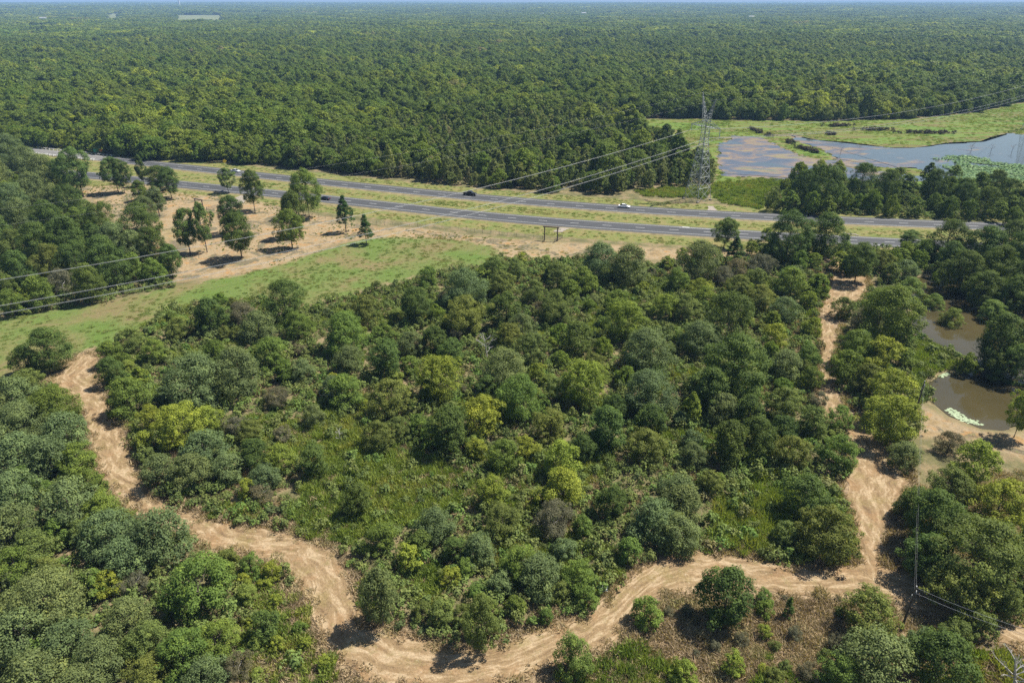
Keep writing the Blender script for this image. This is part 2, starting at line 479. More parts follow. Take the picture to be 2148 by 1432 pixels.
def mat_shallow():
    m, nt, b = new_mat('weedy_shallow_water')
    p = pos(nt)
    mp = nd(nt, 'ShaderNodeMapping'); nt.links.new(p, mp.inputs[0]); mp.inputs['Scale'].default_value = (.6, 1.1, 1); mp.inputs['Rotation'].default_value = (0, 0, .3)
    n1 = noise(nt, .03, 6, mp.outputs[0], .65, .8); n2 = noise(nt, .09, 5, mp.outputs[0], .65, .6); n3 = noise(nt, .5, 4, p, .7)
    c = ramp(nt, n2, [(.34, (.050, .068, .095)), (.44, (.075, .084, .105)), (.50, (.115, .10, .10)), (.56, (.19, .13, .08)), (.62, (.20, .16, .07)), (.70, (.11, .13, .05)), (.78, (.09, .09, .10))])
    sx = nd(nt, 'ShaderNodeSeparateXYZ'); nt.links.new(p, sx.inputs[0])
    east = sstep(nt, sx.outputs[0], 150, 235)
    mat = sstep(nt, math_(nt, 'ADD', n1, math_(nt, 'MULTIPLY', east, -.16)), .40, .50)
    c = mixc(nt, mat, (.05, .06, .065), c)
    c = mixc(nt, .5, c, ramp(nt, n3, [(.3, (.7, .7, .7)), (.7, (1.3, 1.3, 1.3))]), 'MULTIPLY')
    nt.links.new(c, b.inputs['Base Color'])
    r = math_(nt, 'ADD', math_(nt, 'MULTIPLY', mat, .3), .06)
    nt.links.new(r, b.inputs['Roughness'])
    b.inputs['IOR'].default_value = 1.33
    bp = nd(nt, 'ShaderNodeBump'); bp.inputs['Strength'].default_value = .1; bp.inputs['Distance'].default_value = .05
    nt.links.new(noise(nt, 1.5, 3, p), bp.inputs['Height']); nt.links.new(bp.outputs[0], b.inputs['Normal'])
    return m


# ------------------------------------------------------------------ object helpers
def link(name, me, m=None, parent=None):
    o = bpy.data.objects.new(name, me)
    COL.objects.link(o)
    if m is not None and not me.materials:
        me.materials.append(m)
    if parent is not None:
        o.parent = parent
    return o


def tag(o, label=None, cat=None, group=None, kind=None):
    if label: o['label'] = label
    if cat: o['category'] = cat
    if group: o['group'] = group
    if kind: o['kind'] = kind
    return o


def empty(name, loc, rz=0.0):
    o = bpy.data.objects.new(name, None)
    COL.objects.link(o)
    o.empty_display_size = .5
    o.location = loc
    o.rotation_euler = (0, 0, rz)
    return o


def mesh_np(name, V, Fq, smooth=False):
    """V (n,3), Fq (m,k) with k = 3 or 4"""
    V = np.asarray(V, np.float32); Fq = np.asarray(Fq, np.int32)
    me = bpy.data.meshes.new(name)
    me.vertices.add(len(V)); me.vertices.foreach_set('co', V.ravel())
    k = Fq.shape[1]
    me.loops.add(Fq.size); me.loops.foreach_set('vertex_index', Fq.ravel())
    me.polygons.add(len(Fq)); me.polygons.foreach_set('loop_start', np.arange(0, Fq.size, k, dtype=np.int32))
    me.polygons.foreach_set('loop_total', np.full(len(Fq), k, np.int32))
    if smooth:
        me.polygons.foreach_set('use_smooth', np.ones(len(Fq), bool))
    me.update(calc_edges=True)
    return me


class MB:
    """collects simple shapes into one mesh"""
    def __init__(s):
        s.v = []; s.f = []

    def add(s, V, Fs):
        n = len(s.v)
        s.v += [tuple(map(float, v)) for v in V]
        s.f += [tuple(i + n for i in f) for f in Fs]

    def box(s, c, d, rz=0.0, top=(1, 1)):
        x, y, z = d[0] / 2, d[1] / 2, d[2] / 2
        V = []
        for zz, k in ((-z, (1, 1)), (z, top)):
            for a, b in ((-1, -1), (1, -1), (1, 1), (-1, 1)):
                px, py = a * x * k[0], b * y * k[1]
                V.append((c[0] + px * math.cos(rz) - py * math.sin(rz), c[1] + px * math.sin(rz) + py * math.cos(rz), c[2] + zz))
        s.add(V, [(0, 3, 2, 1), (4, 5, 6, 7), (0, 1, 5, 4), (1, 2, 6, 5), (2, 3, 7, 6), (3, 0, 4, 7)])

    def tube(s, pts, rad, n=6, cap=True):
        pts = [Vector(p) for p in pts]
        if not hasattr(rad, '__len__'): rad = [rad] * len(pts)
        V = []; Fs = []
        up = Vector((0, 0, 1))
        for i, p in enumerate(pts):
            t = (pts[min(i + 1, len(pts) - 1)] - pts[max(i - 1, 0)])
            t.normalize()
            a = t.cross(up)
            if a.length < 1e-3: a = t.cross(Vector((1, 0, 0)))
            a.normalize(); b = t.cross(a)
            for k in range(n):
                an = 2 * math.pi * k / n
                V.append(p + (a * math.cos(an) + b * math.sin(an)) * rad[i])
        for i in range(len(pts) - 1):
            for k in range(n):
                k2 = (k + 1) % n
                Fs.append((i * n + k, i * n + k2, (i + 1) * n + k2, (i + 1) * n + k))
        if cap:
            Fs.append(tuple(range(n - 1, -1, -1))); Fs.append(tuple(range((len(pts) - 1) * n, len(pts) * n)))
        s.add(V, Fs)

    def mesh(s, name):
        me = bpy.data.meshes.new(name)
        me.from_pydata(s.v, [], s.f)
        me.update()
        return me

    def build(s, name, m, parent=None):
        return link(name, s.mesh(name), m, parent)


# ------------------------------------------------------------------ ground: one sheet to the horizon
def axis(lo, hi, st, far, n):
    core = np.arange(lo, hi + st / 2, st)
    k = np.linspace(0, 1, n + 1)[1:]
    a = hi + (far - hi) * k ** 2.6
    b = lo - (far + lo) * k ** 2.6
    return np.concatenate([b[::-1], core, a])


gx = axis(-330, 420, 1.25, 16000, 46)
core_y = np.arange(10, 620, 1.25)
gy = np.concatenate([[-600, -200, -60, -10], core_y, 620 + (16500 - 620) * np.linspace(0, 1, 71)[1:] ** 2.2])
XX, YY = np.meshgrid(gx, gy)
ZZ = H(XX, YY)
nx, ny = len(gx), len(gy)
idx = np.arange(nx * ny).reshape(ny, nx)
quads = np.stack([idx[:-1, :-1], idx[:-1, 1:], idx[1:, 1:], idx[1:, :-1]], -1).reshape(-1, 4)
me = mesh_np('ground', np.stack([XX, YY, ZZ], -1).reshape(-1, 3), quads, True)
near = (np.hypot(XX, YY) < 1500).ravel()
xr, yr = XX.ravel(), YY.ravel()


def gattr(name, polys, off=0.0):
    a = np.full(xr.shape, 60.0)
    for p in polys:
        a[near] = np.minimum(a[near], sdf(p, xr[near], yr[near]) + off)
    at = me.attributes.new('sd_' + name, 'FLOAT', 'POINT')
    at.data.foreach_set('value', np.clip(a, -60, 60).astype(np.float32))


# highway centre lines (photo pixels -> metres)
FAR_T = [(-400, 268), (114, 322.5), (214, 334), (335, 346.5), (503, 365), (700, 386), (1035, 419), (1420, 447.5), (1748, 463), (2110, 478), (2600, 496)]
NEAR_T = [(-400, 312), (218, 371), (385, 388), (553, 404), (700, 419), (868, 438), (1035, 455.5), (1203, 470), (1420, 483.5), (1574, 494), (1783, 504.5), (1940, 513), (2148, 524), (2600, 545)]
FAR_L = polyline(GP(FAR_T), 4); NEAR_L = polyline(GP(NEAR_T), 4)


def smooth_line(L, k=25):
    P = np.pad(L, ((k, k), (0, 0)), mode='reflect', reflect_type='odd')
    w = np.hanning(2 * k + 1); w /= w.sum()
    return np.stack([np.convolve(P[:, i], w, 'valid') for i in (0, 1)], 1)


FAR_L = smooth_line(resample(FAR_L, 300)); NEAR_L = smooth_line(resample(NEAR_L, 300))


def off_line(L, o):
    t = np.gradient(L, axis=0); t /= np.linalg.norm(t, axis=1, keepdims=True)
    return L + np.stack([-t[:, 1], t[:, 0]], 1) * o


TL = GP([(150, 752), (112, 790), (104, 806), (127, 822), (168, 858), (186, 905), (194, 959), (209, 1002), (241, 1034), (282, 1078), (330, 1098), (396, 1116), (430, 1145), (500, 1165), (568, 1170), (606, 1202), (630, 1238), (648, 1282), (672, 1331), (706, 1375), (745, 1408), (800, 1436), (900, 1452), (1000, 1450),
         (1090, 1432), (1158, 1400), (1244, 1372), (1303, 1334), (1345, 1275), (1400, 1245), (1480, 1240), (1632, 1247), (1740, 1255), (1850, 1262), (1960, 1290), (2060, 1330), (2148, 1370), (2260, 1420)])
TR = GP([(188, 734), (208, 746), (203, 762), (215, 812), (232, 855), (258, 895), (270, 935), (292, 985), (315, 1022), (330, 1046), (368, 1066), (448, 1090), (499, 1100), (551, 1103), (603, 1120), (654, 1134), (690, 1148), (718, 1182), (738, 1216), (752, 1248), (757, 1285), (772, 1324), (838, 1328), (907, 1344),
         (958, 1358), (1027, 1345), (1079, 1334), (1148, 1313), (1217, 1286), (1265, 1260), (1295, 1220), (1337, 1193), (1389, 1170), (1460, 1158), (1546, 1165), (1620, 1182), (1718, 1194), (1800, 1180), (1900, 1200), (2020, 1250), (2148, 1300), (2260, 1350)])
T2L = GP([(1812, 1200), (1797, 1138), (1794, 1086), (1777, 1045), (1772, 1000), (1778, 955), (1760, 910), (1703, 858), (1716, 828), (1726, 778), (1722, 728), (1721, 660), (1738, 600), (1750, 570), (1720, 550)])
T2R = GP([(1838, 1225), (1856, 1130), (1872, 1069), (1905, 1015), (1900, 985), (1870, 955), (1830, 900), (1782, 862), (1758, 828), (1747, 790), (1748, 748), (1753, 711), (1757, 660), (1818, 612), (1812, 578), (1770, 545)])
Z_VERGE = np.vstack([off_line(NEAR_L, -17), off_line(FAR_L, 16)[::-1]])
gattr('grass', [Z_FIELD])
gattr('dry', [Z_DRY, np.vstack([TL, TR[::-1]]), np.vstack([T2L, T2R[::-1]])], -1.2)
gattr('verge', [Z_VERGE])
gattr('soil', [Z_CLEAR, Z_RBANK, Z_RB2])
gattr('marsh', [Z_MARSH])
gattr('mud', [Z_SHW1, Z_SHW2, Z_POND1, Z_POND2], -.6)
a = np.clip(1900 - np.hypot(xr, yr), -60, 60)
me.attributes.new('sd_canopy', 'FLOAT', 'POINT').data.foreach_set('value', a.astype(np.float32))
tag(link('ground', me, mat_ground()), kind='structure')


# ------------------------------------------------------------------ mown dirt tracks
def strip(name, left, right, m, step=.6, ncross=14, lift=.05, rag=.9, seed=0, parent=None, vscale=1.0):
    L = polyline(left, step); R = polyline(right, step)
    n = int(max(len(L), len(R)))
    L = resample(L, n); R = resample(R, n)
    c = (L + R) / 2
    w = np.linalg.norm(R - L, axis=1)
    s = np.concatenate([[0], np.cumsum(np.linalg.norm(np.diff(c, axis=0), axis=1))])
    d = (R - L) / np.maximum(w[:, None], 1e-6)
    L = L + d * ((fbm(s / 2.2, s * 0, seed, 4) - .5) * 2 * rag)[:, None]
    R = R + d * ((fbm(s / 2.2, s * 0 + 7, seed + 9, 4) - .5) * 2 * rag)[:, None]
    t = np.linspace(0, 1, ncross + 1)
    P = L[:, None, :] * (1 - t)[None, :, None] + R[:, None, :] * t[None, :, None]
    z = H(P[..., 0], P[..., 1]) + lift
    V = np.concatenate([P, z[..., None]], -1).reshape(-1, 3)
    k = ncross + 1
    ii = np.arange(n * k).reshape(n, k)
    q = np.stack([ii[:-1, :-1], ii[:-1, 1:], ii[1:, 1:], ii[1:, :-1]], -1).reshape(-1, 4)
    me = mesh_np(name, V, q, True)
    uv = me.uv_layers.new(name='UVMap')
    uu = (w[:, None] * (t[None, :] - .0)).reshape(-1); vv = np.repeat(s, k)
    co = np.stack([uu, vv * vscale], 1)[q.ravel()]
    uv.data.foreach_set('uv', co.astype(np.float32).ravel())
    return link(name, me, m, parent)


M['track'] = mat_track()
tag(strip('dirt_track', TL, TR, M['track'], seed=3, lift=.06), kind='structure')
tag(strip('dirt_track', T2L, T2R, M['track'], seed=11, lift=.075, rag=1.2), kind='structure')
# faint trail through the gate towards the thicket, gravel drives to the road
M['gravel'] = plain('pale_gravel', (.24, .205, .165), .95, 0, .3, 1.5)
tag(strip('gravel_drive', GP([(1160, 487), (1172, 479), (1176, 475)]), GP([(1178, 488), (1196, 480), (1218, 477)]), M['gravel'], lift=.07, rag=.5, seed=5, ncross=6), kind='structure')
tag(strip('gravel_drive', GP([(455, 437), (478, 424), (500, 412), (515, 404)]), GP([(478, 440), (505, 428), (522, 416), (540, 407)]), M['gravel'], lift=.07, rag=.5, seed=6, ncross=6), kind='structure')
tag(strip('gravel_drive', GP([(1478, 445), (1486, 438), (1484, 432)]), GP([(1515, 447), (1502, 440), (1496, 432)]), M['gravel'], lift=.07, rag=.4, seed=7, ncross=6), kind='structure')

# ------------------------------------------------------------------ the divided highway
M['road'] = mat_road()
M['concrete'] = mat_road('bridge_deck', (.30, .29, .27), (.36, .35, .33))


def band(mb, L, o0, o1, lift, s0=None, s1=None):
    A = off_line(L, o0); B = off_line(L, o1)
    if s0 is not None:
        s = np.concatenate([[0], np.cumsum(np.linalg.norm(np.diff(L, axis=0), axis=1))])
        tt = np.linspace(s0, s1, max(2, int((s1 - s0) / 4) + 1))
        A = np.stack([np.interp(tt, s, A[:, k]) for k in (0, 1)], 1); B = np.stack([np.interp(tt, s, B[:, k]) for k in (0, 1)], 1)
    n = len(A)
    za = .30 + lift
    V = [(*A[i], za) for i in range(n)] + [(*B[i], za) for i in range(n)]
    mb.add(V, [(i, i + 1, n + i + 1, n + i) for i in range(n - 1)])


def road(L, w0, w1, name='road'):
    """lanes between offsets w0 and w1 on a low embankment"""
    n = len(L)
    offs = [w0 - 2.2, w0, w1, w1 + 2.2]
    Ps = [off_line(L, o) for o in (offs[1], (w0 * 2 + w1) / 3, (w0 + w1 * 2) / 3, offs[2])]
    V = []; s = np.concatenate([[0], np.cumsum(np.linalg.norm(np.diff(L, axis=0), axis=1))])
    for P in Ps: V += [(*P[i], .30) for i in range(n)]
    q = [(j * n + i, j * n + i + 1, (j + 1) * n + i + 1, (j + 1) * n + i) for j in range(3) for i in range(n - 1)]
    me = mesh_np(name, V, q)
    uu = np.repeat(np.linspace(0, w1 - w0, 4), n); vv = np.tile(s, 4)
    me.uv_layers.new(name='UVMap').data.foreach_set('uv', np.stack([uu, vv], 1)[np.array(q).ravel()].astype(np.float32).ravel())
    o = tag(link(name, me, M['road']), kind='structure')
    # shoulder slopes down to the ground
    e = MB()
    for a, b in ((w0, w0 - 2.2), (w1, w1 + 2.2)):
        A = off_line(L, a); B = off_line(L, b)
        VV = [(*A[i], .296) for i in range(n)] + [(*B[i], -.35) for i in range(n)]
        e.add(VV, [(i, i + 1, n + i + 1, n + i) for i in range(n - 1)])
    tag(e.build('road_shoulder', M['shoulder']), kind='structure')
    return o, s[-1]


M['shoulder'] = plain('dry_verge', (.19, .155, .07), .95, 0, .35, .4)
rf, lf = road(FAR_L, -5.0, 5.6)
rn, ln = road(NEAR_L, -6.2, 4.8)


def markings(o, L, total, lines, dash, ph):
    mb = MB()
    for c in lines: band(mb, L, c - .11, c + .11, .012)
    k = ph
    while k < total - 4:
        band(mb, L, dash - .12, dash + .12, .012, k, k + 3.3); k += 12.19
    return tag(mb.build('lane_marking', M['asphalt_mark'], o))


mkf = markings(rf, FAR_L, lf, (3.35, -4.0), -.35, 3.0)
mkn = markings(rn, NEAR_L, ln, (-3.9, 3.7), -.1, 6.0)


def near_s(L, p):
    s = np.concatenate([[0], np.cumsum(np.linalg.norm(np.diff(L, axis=0), axis=1))])
    i = int(np.argmin(np.linalg.norm(L - np.array(p), axis=1)))
    t = L[min(i + 1, len(L) - 1)] - L[max(i - 1, 0)]
    return s[i], math.atan2(t[1], t[0])


# painted turn-lane boxes at the crossover
mb = MB()
for px, py, ln_, wd, o in ((1432, 476.5, 2.6, .8, 4.0), (1470, 479.5, 14, .18, 3.2), (1843, 512, 3.6, .8, -4.9)):
    s0, h = near_s(NEAR_L, G(px, py))
    band(mb, NEAR_L, o - wd / 2, o + wd / 2, .02, s0 - ln_ / 2, s0 + ln_ / 2)
tag(mb.build('turn_marking', M['asphalt_mark'], rn))
# pale bridge deck at the far left of the highway
mb = MB()
s1, _ = near_s(FAR_L, G(216, 334)); s0, _ = near_s(FAR_L, G(60, 317))
deck = MB(); band(deck, FAR_L, -4.9, 5.5, .008, s0, s1)
dk = deck.build('bridge_deck', plain('pale_concrete', (.13, .125, .115), .9, 0, .15, .3)); tag(dk, kind='structure')
for o in (-5.3, 5.9):
    rl = MB(); band(rl, FAR_L, o - .15, o + .15, .75, s0, s1)
    A = off_line(FAR_L, o)
    ss = np.concatenate([[0], np.cumsum(np.linalg.norm(np.diff(FAR_L, axis=0), axis=1))])
    tt = np.arange(s0, s1, 3.0)
    for k in tt: rl.box((np.interp(k, ss, A[:, 0]), np.interp(k, ss, A[:, 1]), .6), (.3, .3, .9))
    rl.build('bridge_railing', M['white'], dk)


# ------------------------------------------------------------------ water
def flat_sheet(name, poly, z, m, rag=.8, seed=0, step=1.0):
    P = np.vstack([poly, poly[:1]])
    L = []
    for a, b in zip(P[:-1], P[1:]):
        n = max(1, int(np.linalg.norm(b - a) / step))
        for k in range(n): L.append(a + (b - a) * k / n)
    L = np.array(L)
    L = L + np.stack([fbm(L[:, 0] / 3, L[:, 1] / 3, seed) - .5, fbm(L[:, 0] / 3, L[:, 1] / 3, seed + 5) - .5], 1) * 2 * rag
    bm = bmesh.new()
    vs = [bm.verts.new((x, y, z)) for x, y in L]
    f = bm.faces.new(vs)
    if f.normal.z < 0: f.normal_flip()
    bmesh.ops.triangulate(bm, faces=[f])
    me = bpy.data.meshes.new(name); bm.to_mesh(me); bm.free()
    return link(name, me, m)


M['pond'] = mat_pond(); M['shallow'] = mat_shallow()
tag(flat_sheet('pond', Z_POND1, -.55, M['pond'], 1.0, 2), kind='structure')
tag(flat_sheet('pond', Z_POND2, -.56, M['pond'], 1.0, 4), kind='structure')
tag(flat_sheet('shallow_water', Z_SHW1, -.12, M['shallow'], 4.5, 6, 1), kind='structure')
tag(flat_sheet('shallow_water', Z_SHW2, -.13, M['shallow'], 4.5, 8, 1), kind='structure')
FD = plain('pale_hay_field', (.125, .14, .05), .95, 0, .25, .01)
FIELDS = []
for pts in ([(210, 35), (255, 35), (255, 31), (215, 31)], [(350, 38), (480, 38), (475, 33), (365, 33)], [(538, 42), (558, 42), (552, 37), (540, 37)]):
    q = GP(pts)
    zc = float(H(q[:, 0], q[:, 1]).max()) + .6
    f = max(.55, 1 - 20.0 / (CH - min(30, float(H(q[:, 0].mean(), q[:, 1].mean())))))
    far2 = q[np.argsort(-q[:, 1])[:2]]; near2 = q[np.argsort(q[:, 1])[:2]] * f     # cleared as far as tree tops would hide it
    q = np.vstack([far2[np.argsort(far2[:, 0])], near2[np.argsort(-near2[:, 0])]])
    FIELDS.append(q)
    tag(flat_sheet('field', q, zc, FD, 45, 3, 25), kind='structure')

# ------------------------------------------------------------------ foliage
RNG = np.random.default_rng(7)


def prof(shape, t):
    """crown radius (of 1) at height t in 0..1"""
    t = np.clip(t, 0, 1)
    if shape == 'dome':
        return np.where(t < .35, .78 + .22 * np.sin(t / .35 * math.pi / 2), np.sqrt(np.clip(1 - ((t - .35) / .65) ** 2, 0, 1)))
    if shape == 'oval':
        return np.sqrt(np.clip(1 - ((t - .42) / .58) ** 2, 0, 1)) * np.where(t < .42, .5 + .5 * (t / .42) ** .6, 1)
    if shape == 'cone':
        return np.where(t < .2, .8 + t, (1 - (t - .2) / .8) ** .75)
    if shape == 'tall':
        return np.where(t < .35, .7 + .3 * t / .35, np.clip(1 - ((t - .35) / .65) ** 1.7, 0, 1) ** .8)
    if shape == 'flat':
        return np.where(t < .6, .6 + .4 * np.sin(t / .6 * math.pi / 2), np.sqrt(np.clip(1 - ((t - .6) / .4) ** 2, 0, 1)))
    return np.sqrt(np.clip(1 - (2 * t - 1) ** 2, 0, 1))


def leaf_quads(P, Nrm, size, rng, long=1.5):
    n = len(P)
    r = rng.normal(size=(n, 3))
    a = np.cross(Nrm, r); a /= np.linalg.norm(a, axis=1, keepdims=True) + 1e-9
    b = np.cross(Nrm, a)
    s = (size * rng.uniform(.55, 1.3, n))[:, None]
    V = np.empty((n, 4, 3))
    V[:, 0] = P - a * s * .5 * long; V[:, 1] = P - b * s * .5 + Nrm * s * .12
    V[:, 2] = P + a * s * .5 * long; V[:, 3] = P + b * s * .5 + Nrm * s * .12
    return V.reshape(-1, 3), np.arange(n * 4).reshape(n, 4)


def crown_cloud(seed, shape, R, z0, z1, nc, per, leaf, lump=.3, fill=.12, gap=.0, up=.35, rag=.18):
    """leaf clumps spread through a crown; returns vertices, quads, tint per quad"""
    rng = np.random.default_rng(seed)
    h = z1 - z0
    P = []; N = []; T = []
    off = rng.uniform(0, 99, 2)
    for k in range(nc):
        t = rng.uniform(.02, 1) ** .85
        th = k * 2.39996 + rng.uniform(-.5, .5)
        rr = float(prof(shape, t)) * R
        lob = 1 + rag * (2 * float(fbm(np.cos(th) * 1.6 + off[0], np.sin(th) * 1.6 + t * 2.5 + off[1], seed, 2)) - 1) * 2
        u = rng.uniform(.45, 1) ** .5 if rng.random() > fill else rng.uniform(0, .6)
        rc = R * lump * rng.choice([.5, .75, 1.0, 1.25, 1.5], p=[.2, .25, .25, .2, .1]) * rng.uniform(.85, 1.15) * (.6 + .4 * min(1, rr / R + .2))
        ra = max(0, rr * lob - rc * .55) * u
        c = np.array([ra * math.cos(th), ra * math.sin(th), z0 + t * h * (1 - .35 * lump * R / h)])
        n = max(6, int(per * (rc / (R * lump)) ** 2 * rng.uniform(.7, 1.3)))
        d = rng.normal(size=(n, 3)); d[:, 2] = d[:, 2] * .85 + up
        out = np.array([math.cos(th), math.sin(th), .25]) * (ra / R)
        d += out * .7
        d /= np.linalg.norm(d, axis=1, keepdims=True)
        rad = rc * rng.uniform(.25, 1.0, n) ** .45
        # spiky sprays: a few shoots poke out
        rad *= np.where(rng.random(n) < .12, 1.25, 1.0)
        q = c + d * rad[:, None] * np.array([1, 1, .8])
        nr = d * .9 + rng.normal(size=(n, 3)) * .30 + np.array([0, 0, .42])
        nr /= np.linalg.norm(nr, axis=1, keepdims=True)
        P.append(q); N.append(nr)
        T.append(np.clip(.5 + rng.normal() * .14 + rng.normal(size=n) * .17, 0, 1))
    P = np.concatenate(P); N = np.concatenate(N); T = np.concatenate(T)
    keep = P[:, 2] > .05
    P, N, T = P[keep], N[keep], T[keep]
    V, Q = leaf_quads(P, N, leaf, rng)
    return V, Q, T


def foliage_mesh(name, parts, m):
    Vs = []; Qs = []; Ts = []; n = 0
    for V, Q, T in parts:
        Vs.append(V); Qs.append(Q + n); Ts.append(T); n += len(V)
    me = mesh_np(name, np.concatenate(Vs), np.concatenate(Qs))
    me.attributes.new('tint', 'FLOAT', 'FACE').data.foreach_set('value', np.concatenate(Ts).astype(np.float32))
    me.materials.append(m)
    return me


def limb_mb(seed, h_top, r0, z_first, spread, nl=6, bend=.08):
    rng = random.Random(seed)
    mb = MB()
    top = (rng.uniform(-bend, bend) * h_top, rng.uniform(-bend, bend) * h_top, h_top)
    pts = [(0, 0, -.3), (0, 0, .25 * h_top), (top[0] * .4, top[1] * .4, .6 * h_top), top]
    mb.tube(pts, [r0 * 1.25, r0, r0 * .62, r0 * .15], 7)
    for k in range(nl):
        a = k * 2.4 + rng.uniform(-.4, .4)
        z = z_first + (h_top * .8 - z_first) * (k + .3) / nl
        L = spread * rng.uniform(.65, 1.0) * (1.15 - .5 * k / nl)
        zz = z + L * rng.uniform(.25, .7)
        mx = top[0] * .4 * z / h_top; my = top[1] * .4 * z / h_top
        mid = (mx + L * .5 * math.cos(a), my + L * .5 * math.sin(a), z + (zz - z) * .35)
        mb.tube([(mx, my, z - .1), mid, (mx + L * math.cos(a + .2), my + L * math.sin(a + .2), zz)], [r0 * .45, r0 * .3, r0 * .08], 5)
    return mb


# species: shape, crown height / width, lumps, look
SPEC = {
    'o': dict(shape='dome', asp=.92, lump=.30, up=.40, leafk=1.0, col=(0.133, 0.169, 0.066), look='grey-green oak', kind='oak_tree', cat='tree'),
    'd': dict(shape='oval', asp=1.08, lump=.26, up=.35, leafk=1.0, col=(0.090, 0.128, 0.032), look='dark green tree', kind='broadleaf_tree', cat='tree'),
    'g': dict(shape='dome', asp=1.0, lump=.27, up=.40, leafk=.95, col=(0.130, 0.182, 0.038), look='mid-green tree', kind='broadleaf_tree', cat='tree'),
    'y': dict(shape='oval', asp=1.0, lump=.25, up=.45, leafk=1.0, col=(0.203, 0.239, 0.038), look='yellow-green tree', kind='broadleaf_tree', cat='tree'),
    'l': dict(shape='dome', asp=.95, lump=.24, up=.35, leafk=.85, col=(0.145, 0.173, 0.045), look='dull khaki-green tree', kind='broadleaf_tree', cat='tree'),
    'c': dict(shape='cone', asp=1.75, lump=.22, up=.3, leafk=.7, col=(0.067, 0.119, 0.030), look='pointed dark cedar', kind='cedar_tree', cat='tree'),
    'e': dict(shape='oval', asp=1.15, lump=.22, up=.3, leafk=.85, col=(0.116, 0.165, 0.045), look='open airy tree', kind='broadleaf_tree', cat='tree'),
    'b': dict(shape='flat', asp=.80, lump=.26, up=.3, leafk=.7, col=(0.137, 0.128, 0.078), look='brownish twiggy bush', kind='bush', cat='bush'),
    'w': dict(shape='dome', asp=.85, lump=.26, up=.4, leafk=.7, col=(0.180, 0.228, 0.053), look='feathery pale bush', kind='bush', cat='bush'),
}
SIZES = {'s': (1.7, .13), 'm': (3.3, .17), 'L': (5.8, .21), 'X': (8.6, .24)}
PROTO = {}


def proto(sp, size, var, iso=False):
    key = (sp, size, var, iso)
    if key in PROTO: return PROTO[key]
    s = SPEC[sp]; R, leaf = SIZES[size]
    leaf *= s['leafk']
    hc = 2 * R * s['asp']
    cb = .20 if iso else .06
    z0 = hc * cb / (1 - cb); z1 = z0 + hc
    seed = hash_(sp, size, var, iso)
    nc = {'s': 75, 'm': 125, 'L': 190, 'X': 280}[size]
    area = 2 * math.pi * R * R * (1 + s['asp'])
    dens = {'s': 1.6, 'm': 1.6, 'L': 1.6, 'X': 1.6}[size]
    if sp in 'b': dens *= .75
    if sp == 'e': dens *= .9
    if iso: dens *= 1.3
    if sp == 'y': dens *= .9
    tot = area * dens / (leaf * leaf * .75)
    cl = crown_cloud(seed, s['shape'], R, z0, z1, nc, tot / nc, leaf, s['lump'] * {'s': .95, 'm': .86, 'L': .78, 'X': .66}[size], up=s['up'], rag=.36 if sp in 'eyl' else .27)
    # skirt of low leaves for thicket plants
    parts = [cl]
    me = foliage_mesh(s['kind'] + '_crown', parts, M['leaf'])
    tr = limb_mb(seed + 5, z0 + hc * .82, max(.05, .032 * R + .035 * (iso and R / 3 or 1)), z0 + .05 * hc, R * .8, 7 if size != 's' else 4).mesh(s['kind'] + '_trunk')
    tr.materials.append(M['dead'] if sp == 'b' else M['bark'])
    PROTO[key] = (me, tr, R, z1, z0)
    return PROTO[key]


def hash_(*a):
    h = 17
    for q in a:
        for ch in str(q): h = (h * 131 + ord(ch)) % 1000003
    return h


TREES = []           # records used for spacing and for the labels
WOODS = []          # trees beyond the three hundred largest: part of the forest mass
SMALLEST = 46.5      # picture width below which a tree counts to that mass
BUSH_LOOK = {'o': 'grey-green bush', 'd': 'dark green bush', 'g': 'mid-green bush', 'y': 'yellow-green bush', 'l': 'khaki-green bush', 'c': 'dark cedar bush', 'e': 'airy bush'}


def put_tree(sp, X, Y, R, sz=1.0, iso=False, zone='', label=None, cmul=1.0, group=None):
    rng = random.Random(int(X * 131 + Y * 977))
    size = 's' if R < 2.3 else ('m' if R < 4.3 else ('L' if R < 7.2 else 'X'))
    nv = 3
    me, tr, R0, H0, z0 = proto(sp, size, rng.randrange(nv), iso)
    k = R / R0
    s = SPEC[sp]
    look, name, cat = s['look'], s['kind'], s['cat']
    if cat == 'tree' and R < 2.0 and not iso:
        look, name, cat = BUSH_LOOK[sp], 'bush', 'bush'
    if cat == 'tree' and not iso and 2 * R * F / proj(X, Y, 3)[2] < SMALLEST:
        WOODS.append((X, Y, R, H0 * k * sz)); return None
    root = empty(name, (X, Y, float(H(X, Y)) - .05), rng.uniform(0, 6.28))
    root.scale = (k * rng.uniform(.94, 1.06), k * rng.uniform(.94, 1.06), k * sz)
    c = link('crown', me, None, root)
    link('trunk', tr, None, root)
    v = rng.uniform(.86, 1.16) * cmul; hue = rng.uniform(-.09, .09)
    c.color = (s['col'][0] * v * (1 + hue), s['col'][1] * v, s['col'][2] * v * (1 - hue), 1)
    tag(root, label, cat, group)
    TREES.append(dict(o=root, look=look, cat=cat, sp=sp, x=X, y=Y, r=R, h=H0 * k * sz, zone=zone, label=label, iso=iso))
    return root


def by_crown(sp, key, x, y, w, zone, sz=1.0, label=None):
    """tree whose crown is centred at a place read off the photograph, w wide"""
    px, py = U(key, x, y); wp = w / ZW[key][2]
    s = SPEC[sp]; cb = .06
    Z = 3.0
    for _ in range(12):
        X, Y = G(px, py, Z)
        R = wp / 2 * proj(X, Y, Z)[2] / F
        hc = 2 * R * s['asp'] * sz
        Ht = hc / (1 - cb)
        Z = Ht * .54
    return put_tree(sp, X, Y, R, sz, False, zone, label)


